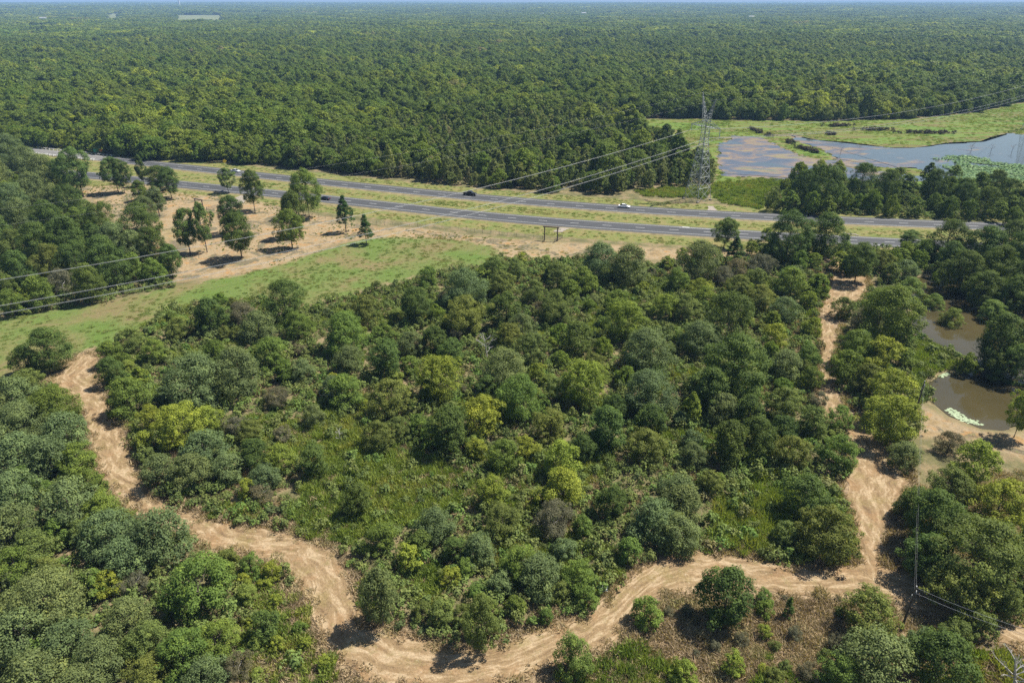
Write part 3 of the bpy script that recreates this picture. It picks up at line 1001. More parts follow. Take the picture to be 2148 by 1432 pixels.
def by_base(sp, key, x, y, top, w, zone, label=None):
    """free-standing tree: foot, top and crown width read off the photograph"""
    px, py = U(key, x, y); ty = U(key, x, top)[1]; wp = w / ZW[key][2]
    X, Y = G(px, py)
    R = wp / 2 * proj(X, Y, 5)[2] / F
    lo, hi = .5, 60
    for _ in range(40):
        mid = (lo + hi) / 2
        if proj(X, Y, mid)[1] > ty: lo = mid
        else: hi = mid
    Ht = (lo + hi) / 2
    size = 's' if R < 2.3 else ('m' if R < 4.3 else ('L' if R < 7.2 else 'X'))
    me, tr, R0, H0, z0 = proto(sp, size, 0, True)
    return put_tree(sp, X, Y, R, Ht / (H0 * R / R0), True, zone, label)


# ---- free-standing trees of the clearing and along the highway
ZC = 'orange clearing'
for a in [
    ('e', 'z3', 522, 397, 85, 200, 'tall spreading tree with a thick dark trunk beside the left woods'),
    ('e', 'z3', 742, 370, 145, 150, 'slim-trunked tree by the highway, touching its twin beside it, the left of the pair'),
    ('e', 'z3', 782, 372, 160, 125, 'slim-trunked tree by the highway, the right of a touching pair'),
    ('d', 'z3', 905, 330, 135, 68, 'narrow upright dark tree at the edge of the highway'),
    ('d', 'z3', 1008, 362, 198, 155, 'round dark tree by the highway, the left of two merging crowns'),
    ('d', 'z3', 1076, 408, 208, 150, 'round dark tree by the highway, the right of two merging crowns'),
    ('g', 'z3', 888, 425, 292, 105, 'small bushy tree in front of the narrow upright tree in the clearing'),
    ('e', 'z3', 1430, 372, 215, 105, 'small thin tree in front of the silver car on the highway'),
    ('e', 'z3', 1596, 488, 222, 140, 'lean tree with bare lower branches beside the gravel drive'),
    ('g', 'z3', 1936, 522, 220, 175, 'tall full-crowned tree standing by the dark blue car on the highway'),
    ('d', 'z3', 1858, 650, 355, 140, 'leaning-crowned tree just in front of the tall full-crowned one by the blue car'),
    ('g', 'z3', 1830, 718, 470, 160, 'round tree on thin stems casting a shadow on orange soil near the wires'),
    ('d', 'z3', 1515, 782, 490, 205, 'round tree with one straight trunk nearest the field in the clearing'),
    ('d', 'z3', 1470, 625, 385, 160, 'dense tree half hidden behind the single straight-trunked round tree'),
    ('d', 'z3', 1192, 752, 465, 150, 'oval dark tree on a thin trunk beside the left woods of the clearing'),
    ('e', 'z3', 1297, 742, 425, 135, 'slender thin-stemmed tree between the timber gateway and the oval dark tree'),
    ('c', 'z4', 78, 618, 385, 125, 'tall dark tree standing alone where the wires cross the clearing'),
    ('c', 'z4', 205, 690, 502, 110, 'pointed small dark tree at the field edge, next to a taller one'),
    ('d', 'z3', 1085, 900, 690, 140, 'dark tree at the pointed tip of the left woods by the field'),
    ('o', 'z3', 1000, 520, 335, 120, 'leafy young tree at the top of the left woods, nearest the gateway'),
    ('o', 'z3', 930, 600, 390, 150, 'grey-green tree on the clearing side of the left woods'),
]:
    sp, k, x, y, t, w, lab = a
    by_base(sp, k, x, y, t, w, ZC, lab)
for a in [
    ('e', 'z5', 338, 985, 795, 165, 'pale airy tree on a bare stem beside the highway turn lane'),
    ('d', 'z5', 1125, 1188, 945, 190, 'round dark tree alone on a short trunk above the orange slope'),
    ('e', 'z5', 1442, 1010, 865, 165, 'sparse flat-topped tree with a visible trunk beside the highway'),
    ('c', 'z5', 395, 1090, 905, 140, 'dark bushy evergreen below the pale airy tree by the turn lane'),
    ('y', 'n3', 2085, 1062, 775, 190, 'two-stemmed yellowish tree leaning at the pond bank'),
]:
    sp, k, x, y, t, w, lab = a
    by_base(sp, k, x, y, t, w, 'highway side', lab)
by_base('o', 'n5', 300, 905, 570, 240, 'central thicket', 'lone leafy oak at the inside of the bottom-left bend of the dirt track')
by_crown('w', 'n5', 1452, 1070, 215, 'front verge', 1.5, 'feathery upright light green tree in front of the dirt track')
by_base('l', 'n5', 905, 1040, 730, 230, 'central thicket', 'round bush throwing a black shadow at the lowest edge of the thicket')

# ---- trees of the woods and of the thicket: species, crown centre x, y, width in that enlargement
TL_ = {}
TL_['left woods by the highway', 'z3'] = '''o50,110,200 o160,170,170 o260,230,190 d380,250,150 o60,400,180 o190,340,190 d420,420,170 o130,520,210 d300,560,230 l80,700,200 d230,680,220 d420,650,230
g480,540,140 d640,540,190 d880,560,220 o700,650,190 d940,690,180 d640,770,230 d470,790,210 l300,800,220 d100,850,200 d720,860,170 d540,930,200 b380,930,190 g230,980,180 g60,1050,150
g830,830,160 g950,850,140 d20,950,140 o330,390,150 o-60,250,200 d-60,600,220 g140,1030,130 d590,650,150 o820,680,150 d1040,770,120'''
TL_['left foreground woods', 'n1'] = '''d290,390,255 d150,455,170 o80,680,260 g330,760,290 o120,850,300 o400,900,270 o100,1050,300 o300,1060,280 g480,1080,220 o-60,760,240 o-80,980,280 l170,590,170 g560,1220,170'''
TL_['left foreground woods', 'n4'] = '''o80,70,260 o420,150,330 o60,300,300 g340,330,170 l200,430,250 o640,330,300 o960,340,350 o760,470,260 g80,540,240 l300,560,170 y640,640,170 g1190,650,370 o250,750,400
o770,870,300 o120,950,350 o400,1000,300 o600,1110,300 l900,1000,280 g1110,1060,320 g1300,980,240 l900,1190,250 o1250,1200,250 o200,1200,320 d1610,890,190 b1440,1140,190 g1360,560,160 g1520,520,130
y1650,560,130 w1500,700,140 l1380,480,130 o480,1270,280 o-80,640,260 o-90,1100,300 g560,640,180 b820,640,160 l480,640,150 g620,190,220 l480,330,160'''
TL_['central thicket', 'n1'] = '''g690,420,180 l820,340,190 g960,400,160 d690,530,190 g790,680,260 o1220,580,390 o1470,520,350 g1690,410,230 d1310,180,230 l1110,260,160 b1500,170,200 o1610,250,230
d1780,80,260 g1850,240,190 y940,820,190 y1100,870,320 y1290,830,200 o1280,1010,290 y900,970,160 o1000,1150,250 o1200,1150,260 l1560,900,170 b1730,690,170 g1780,520,150 o1890,520,170 o1960,800,170
b1770,920,140 b1460,870,160 d1580,1040,210 y1740,1070,200 d1960,1080,220 o1420,1130,220 o1650,1190,200 o2080,620,170 l870,560,150 g1340,400,150'''
TL_['central thicket', 'n2'] = '''o1660,-40,280 o1850,-25,290 l1400,60,200 g1560,70,180 d1000,20,170 l1130,10,160 o930,60,150 g70,400,290 l190,260,210 d500,230,230 g590,60,160 y640,280,120 b690,190,110 o820,120,280 l830,290,280 l1050,100,190 l1250,150,170 c1330,70,85 d1080,260,230
l1390,240,240 o1180,370,200 y1480,140,150 l1600,100,130 g1780,220,180 d1520,440,220 y1830,330,270 o1950,510,320 y2080,250,180 o1680,500,150 l1620,610,180 l1100,430,200 l1230,500,220
l1420,410,150 d630,450,180 o480,470,180 d740,540,210 d330,560,250 o90,570,200 o470,610,150 g60,760,230 l340,810,280 y650,690,320 o1080,640,320 g1180,800,320 d960,760,180 y1560,720,320
l1390,770,200 o1960,770,320 d1700,1000,300 l1360,980,240 d720,1010,320 y930,930,290 d1990,970,240 o2090,860,130 y1200,1130,190 g1070,1170,220 y1420,1190,260 l270,1040,210 l400,1000,170 y900,1140,160
d1560,1130,180 l1960,1110,250 d590,770,160 l1830,680,150 g1260,660,140 d1760,880,180'''
TL_['thicket by the right track', 'n3'] = '''d310,310,330 l500,190,190 y150,190,160 g700,90,190 g870,110,150 o420,140,110 o110,440,260 o650,260,180 l800,200,130 y590,430,180 d340,620,420 g830,370,130 g800,560,170
o660,600,210 g820,690,160 l30,250,200 l640,840,220 d190,760,290 o260,880,230 c70,880,140 d430,900,220 d480,1060,270 d640,1020,210 d320,1090,290 l840,960,220 g1000,930,170 g1010,1150,240 l700,1150,240
o80,1170,180 d560,520,130 l440,760,150 b860,830,140'''
TL_['strip between the right track and the pond', 'n3'] = '''g1320,290,360 l1020,250,140 b1160,330,190 g1100,500,240 g1040,620,220 y1250,540,240 g1400,560,130 l1180,690,200 y1340,760,260 y1330,950,330 d1210,900,170 o1400,1170,190
b1690,1090,170 y1860,1210,290 l1210,590,150 g1250,200,150'''
TL_['pond', 'n3'] = '''w1450,115,160 w1600,185,120 w1710,280,145 w1970,240,175 d2020,430,340 d1800,580,130 d2010,590,190 w1530,170,90 d2120,560,260 o2100,350,150'''
TL_['dark woods beyond the pond', 'z5'] = '''d740,900,280 d960,890,240 d510,970,80 o890,1045,90 l1290,1050,140 o1440,1085,150 d1560,990,130 d1700,920,230 d1920,960,230 d2090,940,250 d1800,1090,250 d2000,1090,250
g1650,1130,100 g800,1050,120 g1040,1055,120 l1200,1010,110 d2200,1000,280 d2180,1180,260 d1930,1190,220 d1710,1030,180 d640,1010,140 d2100,1230,220 d1350,1120,110 d580,1000,80 l700,1035,70'''
TL_['thicket below the highway', 'z5'] = '''o200,1040,270 b420,1100,160 b560,1080,180 l90,1010,90 g210,1000,110 l320,1050,100 g740,1150,150 g910,1190,140 l540,1160,150 y200,1230,160 g60,1160,150 b620,1030,130 l430,1200,150 b330,1140,150'''
TL_['central thicket', 'n5'] = '''d140,130,210 o620,290,250 y960,80,220 l1020,250,240 b1340,250,280 y1400,60,290 g1520,290,150 d1700,150,220 o1950,250,300 o2090,90,270 d520,400,180 g290,360,210 o880,430,220 d730,430,160
g1130,520,250 o1250,580,290 g1500,600,220 g1540,730,160 y700,600,140 y460,490,190 l650,820,190 g1110,770,130 g1290,840,110 g860,690,110 o1400,440,160 l1380,690,150 o1020,640,170 l800,830,150 l540,800,130'''
TL_['front verge', 'n5'] = '''g1910,810,180'''
TL_['track corner on the right', 'n6'] = '''o50,330,240 l950,320,330 d820,110,260 l700,340,160 o60,150,250'''
TL_['front verge', 'n6'] = '''d340,720,360 g570,800,100 g570,730,100 c720,790,90 l1210,820,320 o1530,1000,190 o1250,1110,400 d1640,1110,380 g1050,1190,240 y380,1140,150 y560,1170,70 b830,1180,130 l640,1220,120 l1740,950,200
y80,1180,160 b1010,1010,130'''
TL_['giant oak corner on the right', 'n6'] = '''l1900,480,560 d1600,250,380 y2010,160,350 d1500,160,220 l2040,760,260 l1760,690,330 l1720,60,280 d1560,480,300 l1880,880,200 d2150,560,300 o1420,180,130 y2180,360,300'''
TL_['tree belt by the marsh', 'z5'] = '''y640,690,100 o740,690,120 d830,600,160 d960,600,210 y1040,660,110 y1090,700,90 d800,530,120 o920,510,120 d1030,520,110 d1180,560,160 g1150,700,90 d1240,690,110 d1330,600,160
y1420,670,80 y1500,730,100 d1390,560,110 o1450,590,110 d1610,600,160 d1700,620,120 o1610,700,100 d1790,640,140 d1880,600,130 d1980,590,140 d1930,690,140 d2060,640,140 l2110,720,100 d1580,530,110
d1730,540,100 y2090,780,100 d2200,640,150 d2280,660,160 d880,700,110 d970,720,100 d1350,720,100 d1700,730,100 d1820,740,100 d2000,750,100'''
import re
for (zone, key), txt in TL_.items():
    for tok in txt.split():
        m_ = re.match(r'([a-z])(-?\d+),(-?\d+),(\d+)', tok)
        sp = m_.group(1); x, y, w = (int(q) for q in m_.groups()[1:])
        sz = 1.15 if zone.startswith(('tree belt', 'left woods')) else 1.0
        if zone.startswith('giant'): sz = .95
        by_crown(sp, key, x, y, w * (.92 if 'thicket' in zone else 1.0), zone, sz)
print('traced', len(TREES))

# ---- filler bushes between the traced crowns, each a thing of its own
rr = random.Random(5)
tx = lambda: (np.array([t['x'] for t in TREES]), np.array([t['y'] for t in TREES]), np.array([t['r'] for t in TREES]))


def fill(zone_poly, zone, n, rlo, rhi, mix, crowd=.8, tries=6000, avoid=()):
    mn = zone_poly.min(0); mx_ = zone_poly.max(0); k = 0
    X_, Y_, R_ = tx()
    for _ in range(tries):
        if k >= n: break
        x, y = rr.uniform(mn[0], mx_[0]), rr.uniform(mn[1], mx_[1])
        if abs(x) > .80 * (y * CP + CH * SP_) + 4: continue
        r = rr.uniform(rlo, rhi)
        if float(sdf(zone_poly, np.array([x]), np.array([y]))[0]) > -r * .9: continue
        if any(float(sdf(p, np.array([x]), np.array([y]))[0]) < 1 for p in avoid): continue
        if np.any(np.hypot(X_ - x, Y_ - y) < crowd * (R_ + r)): continue
        sp = rr.choice(mix)
        put_tree(sp, x, y, r, rr.uniform(.8, 1.1), False, zone)
        X_ = np.append(X_, x); Y_ = np.append(Y_, y); R_ = np.append(R_, r); k += 1
    print('fill', zone, k)


fill(Z_THICKET, 'central thicket', 150, 1.1, 2.2, 'bwwllyggo', .52, avoid=Z_BRIGHT)
fill(Z_LWOOD, 'left foreground woods', 30, 1.2, 2.4, 'ogbl', .62, avoid=Z_BRIGHT)
fill(Z_BRIGHT[3], 'left foreground woods', 12, .6, 1.2, 'wwyyg', .6)
fill(Z_UPWOOD, 'left woods by the highway', 40, 2.2, 3.6, 'dodgl', .62)
fill(Z_RWOOD, 'dark woods beyond the pond', 30, 1.8, 3.4, 'ddgld', .6, avoid=(Z_POND1,))
fill(Z_BELT, 'tree belt by the marsh', 30, 2.4, 3.6, 'ddogd', .55)
fill(Z_DRY, 'front verge', 14, .5, 1.1, 'bbyl', .8)
print('trees', sum(t['cat'] == 'tree' for t in TREES), 'bushes', sum(t['cat'] != 'tree' for t in TREES), 'woods', len(WOODS))

# ------------------------------------------------------------------ masses nobody could count: geometry nodes on points
def proto_collection(name, meshes):
    c = bpy.data.collections.new(name)
    for k, me in enumerate(meshes):
        o = bpy.data.objects.new('%s_%02d' % (name, k), me)
        c.objects.link(o)
    return c


def scatter(name, P, rot, scl, idx, coll):
    me = bpy.data.meshes.new(name)
    me.vertices.add(len(P)); me.vertices.foreach_set('co', np.asarray(P, np.float32).ravel())
    me.attributes.new('rot', 'FLOAT_VECTOR', 'POINT').data.foreach_set('vector', np.asarray(rot, np.float32).ravel())
    me.attributes.new('scl', 'FLOAT_VECTOR', 'POINT').data.foreach_set('vector', np.asarray(scl, np.float32).ravel())
    me.attributes.new('idx', 'INT', 'POINT').data.foreach_set('value', np.asarray(idx, np.int32))
    o = link(name, me)
    ng = bpy.data.node_groups.new('scatter_' + name, 'GeometryNodeTree')
    ng.interface.new_socket('Geometry', in_out='INPUT', socket_type='NodeSocketGeometry')
    ng.interface.new_socket('Geometry', in_out='OUTPUT', socket_type='NodeSocketGeometry')
    gi = ng.nodes.new('NodeGroupInput'); go = ng.nodes.new('NodeGroupOutput')
    ip = ng.nodes.new('GeometryNodeInstanceOnPoints')
    ci = ng.nodes.new('GeometryNodeCollectionInfo')
    ci.inputs['Collection'].default_value = coll
    ci.inputs['Separate Children'].default_value = True
    ci.inputs['Reset Children'].default_value = True

    def na(n, t):
        q = ng.nodes.new('GeometryNodeInputNamedAttribute'); q.data_type = t; q.inputs['Name'].default_value = n
        return q.outputs['Attribute']
    ng.links.new(gi.outputs[0], ip.inputs['Points'])
    ng.links.new(ci.outputs[0], ip.inputs['Instance'])
    ip.inputs['Pick Instance'].default_value = True
    ng.links.new(na('idx', 'INT'), ip.inputs['Instance Index'])
    ng.links.new(na('rot', 'FLOAT_VECTOR'), ip.inputs['Rotation'])
    ng.links.new(na('scl', 'FLOAT_VECTOR'), ip.inputs['Scale'])
    ng.links.new(ip.outputs[0], go.inputs[0])
    md = o.modifiers.new('scatter', 'NODES'); md.node_group = ng
    return o


def in_view(x, y, m=1.12, pad=8):
    return np.abs(x) < .75 * m * (y * CP + CH * SP_) + pad


# forest trees, in three grades of distance
FM = M['forest']


def forest_tree(seed, shape, R, hc, cb, nc, leaf, dens, lump):
    z0 = hc * cb
    area = 2 * math.pi * R * R * (1 + hc / (2 * R))
    per = area * dens / (leaf * leaf * .75) / nc
    return crown_cloud(seed, shape, R, z0, z0 + hc * (1 - cb), nc, per, leaf, lump, up=.4)


near_m, mid_m, far_m = [], [], []
FR = [6.2, 5.6, 4.6, 6.0, 3.6, 5.2, 6.8, 4.0, 5.0]; FH = [10.5, 11.5, 12.5, 10, 13, 11, 11, 12, 10]
for k in range(9):
    sh = ['dome', 'dome', 'oval', 'dome', 'tall', 'dome', 'dome', 'oval', 'dome'][k]
    R = FR[k]; hh = FH[k]
    near_m.append(foliage_mesh('forest_tree', [forest_tree(300 + k, sh, R, hh, .08, 90, .42, 1.5, .24)], FM))
for k in range(6):
    sh = ['dome', 'oval', 'dome', 'tall', 'dome', 'oval'][k]
    mid_m.append(foliage_mesh('forest_tree', [forest_tree(400 + k, sh, [7.0, 6.0, 7.6, 5.4, 6.6, 6.2][k], [10.5, 11.5, 10, 11.5, 9.5, 10.5][k], .08, 46, .8, 1.5, .28)], FM))
for k in range(4):
    rng = np.random.default_rng(500 + k)
    parts = []
    for a in range(30):
        x, y = rng.uniform(-24, 24, 2)
        V, Q, T = forest_tree(520 + k * 40 + a, 'dome', rng.uniform(6, 10), rng.uniform(9.5, 12.5), .2, 9, 2.2, 1.3, .42)
        parts.append((V + np.array([x, y, 0]), Q, np.clip(T + rng.normal() * .2, 0, 1)))
    far_m.append(foliage_mesh('forest_patch', parts, FM))
young_m = []
for k in range(6):
    sh = ['cone', 'tall', 'oval', 'tall', 'dome', 'cone'][k]
    young_m.append(foliage_mesh('forest_tree', [forest_tree(600 + k, sh, [2.4, 2.2, 2.8, 2.6, 3.2, 2.0][k], [8.5, 9, 8, 9.5, 6.5, 7.5][k], .05, 60, .36, 1.3, .26)], M['young']))
FC = proto_collection('forest_tree_kinds', near_m + mid_m + far_m + young_m)
NN, NM, NF = len(near_m), len(mid_m), len(far_m)

rng = np.random.default_rng(11)


def jitter_grid(x0, x1, y0, y1, st):
    xs = np.arange(x0, x1, st); ys = np.arange(y0, y1, st)
    X, Y = np.meshgrid(xs, ys)
    X = X + (np.arange(len(ys)) % 2)[:, None] * st / 2
    X = X + rng.uniform(-.42, .42, X.shape) * st; Y = Y + rng.uniform(-.42, .42, X.shape) * st
    return X.ravel(), Y.ravel()


field_block = FIELDS
PP, RR_, SS, II = [], [], [], []


def forest_zone(d0, d1, st, i0, n, s0, s1, edge=False):
    X, Y = jitter_grid(-d1 * .95, d1 * .95, 240, d1, st)
    d = np.hypot(X, Y)
    k = (d >= d0) & (d < d1) & in_view(X, Y, 1.12, 30)
    X, Y = X[k], Y[k]
    sd = sdf(Z_FOREST, X, Y) if d0 < 1500 else np.full(len(X), -50.0)
    k = sd < -2.0
    for q in field_block: k &= sdf(q, X, Y) > 4
    if d0 < 700: k &= (sdf(Z_YOUNG, X, Y) > 0) | (rng.random(len(X)) < .16)
    X, Y, sd = X[k], Y[k], sd[k]
    big = fbm(X / 70 + 5, Y / 70, 31, 3)
    s = s0 + (s1 - s0) * np.clip(rng.normal(.40, .30, len(X)) + (big - .5) * 1.3, 0, 1.15)
    s *= np.where(sd > -9, .8, 1)
    P = np.stack([X, Y, H(X, Y) - .2], 1)
    PP.append(P); RR_.append(np.stack([rng.uniform(-.06, .06, len(X)), rng.uniform(-.06, .06, len(X)), rng.uniform(0, 6.28, len(X))], 1))
    SS.append(np.stack([s * rng.uniform(.9, 1.25, len(X)), s * rng.uniform(.9, 1.25, len(X)), np.minimum(s, 1.5) * rng.uniform(.8, 1.12, len(X))], 1))
    II.append(i0 + rng.integers(0, n, len(X)))


# young growth near the highway is smaller and denser
X, Y = jitter_grid(-560, 560, 240, 900, 4.2)
sd = sdf(Z_FOREST, X, Y)
young = sdf(PZ([(560, 300), (800, 268), (1010, 230), (1250, 235), (1400, 300), (1500, 340), (1510, 385), (1300, 410), (1069, 398), (800, 372), (600, 352)]), X, Y)
k = (sd < -1.0) & in_view(X, Y, 1.12, 30) & ((young < 0) | (sd > -7))
X, Y, sd, young = X[k], Y[k], sd[k], young[k]
k = (rng.random(len(X)) < np.where(young < 0, .95, .6)) & (sd < -1.0)
X, Y, sd, young = X[k], Y[k], sd[k], young[k]
yg = (young < 2) & (rng.random(len(X)) < .82)
s = np.where(yg, rng.uniform(.65, 1.25, len(X)), np.where(young < 0, rng.uniform(.45, .95, len(X)), rng.uniform(.4, 1.0, len(X))))
PP.append(np.stack([X, Y, H(X, Y) - .2], 1)); RR_.append(np.stack([rng.uniform(-.06, .06, len(X)), rng.uniform(-.06, .06, len(X)), rng.uniform(0, 6.28, len(X))], 1))
SS.append(np.stack([s, s, s * rng.uniform(.85, 1.25, len(X))], 1)); II.append(np.where(yg, NN + NM + NF + rng.integers(0, 6, len(X)), rng.integers(0, NN, len(X))))
Z_YOUNG = PZ([(640, 330), (800, 290), (1010, 262), (1250, 270), (1400, 310), (1500, 350), (1510, 385), (1300, 410), (1069, 398), (800, 372)])
# the woods go on outside the picture, to both sides
r2 = random.Random(77)
for k in range(900):
    y = r2.uniform(35, 330); e = .75 * (y * CP + CH * SP_)
    x = r2.choice([-1, 1]) * (e + r2.uniform(13, 75))
    q = np.array([x]), np.array([y])
    if any(float(sdf(p, *q)[0]) < 4 for p in (Z_FIELD, Z_VERGE, Z_POND1, Z_POND2, np.vstack([TL, TR[::-1]]), Z_RBANK)): continue
    R = r2.uniform(2.5, 5.5)
    if all(math.hypot(x - a, y - b) > .8 * (R + c) for a, b, c, _ in WOODS[-160:]): WOODS.append((x, y, R, R * r2.uniform(1.9, 2.5)))
for X, Y, R, Ht in WOODS:
    k = int(rng.integers(0, NN)); R0 = FR[k]; h0 = FH[k]
    PP.append(np.array([[X, Y, float(H(X, Y)) - .1]])); RR_.append(np.array([[0, 0, rng.uniform(0, 6.28)]])); SS.append(np.array([[R / R0, R / R0, Ht / h0]])); II.append(np.array([k]))
forest_zone(240, 720, 6.8, 0, NN, .55, 1.5)
forest_zone(720, 1700, 7.8, NN, NM, .5, 1.35)
forest_zone(1700, 4600, 38, NN + NM, NF, .9, 1.25)
forest_zone(4600, 10500, 74, NN + NM, NF, 1.7, 2.3)
fo = scatter('forest', np.concatenate(PP), np.concatenate(RR_), np.concatenate(SS), np.concatenate(II), FC)
tag(fo, 'dense green hardwood forest stretching from the highway to the horizon', 'forest', kind='stuff')
print('forest instances', sum(map(len, PP)))


# ---- low plants
def tuft(seed, n, h, spread, leaf, m, name, lean=.35):
    rng = np.random.default_rng(seed)
    V = []; T = []
    for k in range(n):
        a = rng.uniform(0, 6.28); r = spread * math.sqrt(rng.random())
        bx, by = r * math.cos(a), r * math.sin(a)
        hh = h * rng.uniform(.55, 1.1); la = rng.uniform(0, 6.28); l = lean * rng.uniform(.2, 1) * hh
        w = leaf * rng.uniform(.6, 1.3); wa = rng.uniform(0, 6.28)
        dx, dy = w * math.cos(wa) / 2, w * math.sin(wa) / 2
        tx_, ty_ = bx + l * math.cos(la), by + l * math.sin(la)
        mx_, my_ = bx + l * .35 * math.cos(la), by + l * .35 * math.sin(la)
        V += [(bx - dx * .5, by - dy * .5, -.05), (mx_ + dx, my_ + dy, hh * .5), (tx_, ty_, hh), (mx_ - dx, my_ - dy, hh * .55)]
        T.append(rng.uniform(.2, .9))
    V = np.array(V)
    return foliage_mesh(name, [(V, np.arange(len(V)).reshape(-1, 4), np.array(T))], m)


def bushlet(seed, R, h, leaf, m, name, n=260):
    cl = crown_cloud(seed, 'dome', R, .05, h, 12, n / 12, leaf, .42, up=.4, rag=.3)
    return foliage_mesh(name, [cl], m)


def sow(name, poly, st, coll, ids, s0, s1, label, cat, keep=None, tall=(.8, 1.3), extra=(), ymax=700):
    Ps = []
    for p in ([poly] if isinstance(poly, np.ndarray) else poly):
        mn, mx_ = p.min(0), p.max(0)
        X, Y = jitter_grid(max(mn[0], -400), min(mx_[0], 480), max(mn[1], 30), min(mx_[1], ymax), st)
        k = in_view(X, Y)
        X, Y = X[k], Y[k]
        k = sdf(p, X, Y) < rng.uniform(-1.2, .5, len(X))
        Ps.append(np.stack([X[k], Y[k]], 1))
    Q = np.concatenate(Ps); X, Y = Q[:, 0], Q[:, 1]
    if keep is not None:
        k = keep(X, Y); X, Y = X[k], Y[k]
    s = rng.uniform(s0, s1, len(X)) * (.75 + .5 * fbm(X / 9, Y / 9, 77, 3))
    o = scatter(name, np.stack([X, Y, H(X, Y)], 1), np.stack([X * 0, X * 0, rng.uniform(0, 6.28, len(X))], 1), np.stack([s, s, s * rng.uniform(*tall, len(X))], 1), rng.choice(ids, len(X)), coll)
    print(name, len(X))
    return tag(o, label, cat, kind='stuff')


def offs_poly(L, o):
    t = np.gradient(np.asarray(L), axis=0); t /= np.linalg.norm(t, axis=1, keepdims=True)
    return L + np.stack([-t[:, 1], t[:, 0]], 1) * o


def off_track(X, Y, m=.3):
    return (sdf(TRACK1, X, Y) > m) & (sdf(TRACK2, X, Y) > m)


TRACK1 = np.vstack([TL, TR[::-1]]); TRACK2 = np.vstack([T2L, T2R[::-1]])
UC = proto_collection('scrub_kinds', [bushlet(700 + k, [.8, 1.1, .7, .9][k], [1.1, 1.3, 1.5, .9][k], .17, M['scrub'], 'scrub') for k in range(4)])
WC = proto_collection('weed_kinds', [tuft(720 + k, 90, [1.0, 1.4, .8][k], 1.0, .17, M['weeds'], 'weeds', .85) for k in range(3)])
DC = proto_collection('dry_grass_kinds', [tuft(740 + k, 70, [.45, .65, .35][k], .9, .12, M['dry'], 'dry_grass', 1.5) for k in range(3)])
GC = proto_collection('grass_kinds', [tuft(760 + k, 70, [.16, .24, .20][k], 1.0, .16, M['grass'], 'grass', 2.6) for k in range(3)])
off_water = lambda X, Y: (sdf(Z_POND1, X, Y) > .5) & (sdf(Z_POND2, X, Y) > .5)
Z_FRONT = PZ([(1340, 1290), (1400, 1250), (1640, 1262), (1860, 1275), (2148, 1390), (2300, 1440), (2300, 1500), (1160, 1500), (1165, 1402), (1250, 1380), (1310, 1340)])
BAND1 = np.vstack([offs_poly(TL, -2.2), offs_poly(TR, 2.2)[::-1]])
BAND2 = np.vstack([offs_poly(T2L, 2.0), offs_poly(T2R, -2.0)[::-1]])
Z_MID = PZ([(1797, 1138), (1777, 1045), (1772, 1000), (1850, 1000), (1905, 1020), (2300, 960), (2300, 1340), (2020, 1250), (1860, 1220)])
Z_RSTRIP = PZ([(1765, 828), (1772, 660), (1818, 612), (1850, 577), (1895, 605), (1912, 640), (1915, 695), (1945, 712), (1995, 735), (2030, 752), (2040, 770), (1985, 776), (1945, 800), (1960, 840), (1928, 850), (1930, 960), (1905, 1000), (1870, 955), (1830, 900)])
sow('undergrowth', [Z_THICKET, Z_LWOOD, Z_UPWOOD, Z_RWOOD, Z_RSTRIP, Z_BELT], 1.8, UC, [0, 1, 2, 3], .6, 1.7, 'tangled green and brown scrub filling the floor of the thicket and woods', 'undergrowth', lambda X, Y: off_track(X, Y, .4) & off_water(X, Y) & ((np.min([sdf(b, X, Y) for b in Z_BRIGHT], 0) > 0) | (rng.random(len(X)) < .3)))
wd = lambda X, Y: (fbm(X / 11, Y / 11, 91, 3) > .47) & off_track(X, Y, .5) & off_water(X, Y)
sow('weeds', [Z_THICKET, Z_FRONT] + Z_BRIGHT, 1.3, WC, [0, 1, 2], .5, 1.0, 'bright green and yellowish tall weeds in the gaps of the thicket', 'weeds', lambda X, Y: off_track(X, Y, .3) & off_water(X, Y) & ((np.min([sdf(b, X, Y) for b in Z_BRIGHT], 0) < 0) | (fbm(X / 11, Y / 11, 91, 3) > .53)))
sow('dry_grass', [Z_DRY, Z_FRONT, Z_MID, Z_THICKET, BAND1, BAND2] + Z_BRIGHT[:5], 1.0, DC, [0, 1, 2], .6, 1.2, 'brown dry grass and dead weeds at the edges of the dirt track', 'dry grass', lambda X, Y: (off_track(X, Y, .2) | (off_track(X, Y, -1.1) & (sdf(TRACK2, X, Y) > .2) & (rng.random(len(X)) < .35))) & off_water(X, Y) & ((sdf(Z_THICKET, X, Y) > -2.2) | (fbm(X / 8, Y / 8, 17, 3) > .60)))
sow('grass', [Z_FIELD, Z_VERGE], 1.3, GC, [0, 1, 2], .35, .9, 'short rough grass on the open field and the highway verges', 'grass',
    lambda X, Y: (rng.random(len(X)) < .15 + 1.3 * (fbm(X / 14, Y / 14, 63, 4) - .3)) & (np.min([np.min(np.hypot(X[:, None] - L[None, ::2, 0], Y[:, None] - L[None, ::2, 1]), 1) for L in (NEAR_L, FAR_L)], 0) > 8.5), ymax=420)
sow('low_weeds', Z_CLEAR, 1.9, WC, [0, 1, 2], .12, .34, 'small green weeds dotted over the bare orange soil of the clearing', 'weeds', lambda X, Y: (fbm(X / 16, Y / 16, 55, 4) > .55) & off_track(X, Y, .3))
MC = proto_collection('marsh_weed_kinds', [tuft(780 + k, 70, [.30, .5, .35][k], 1.3, .26, M['weeds'], 'marsh_weeds', 2.2) for k in range(3)])
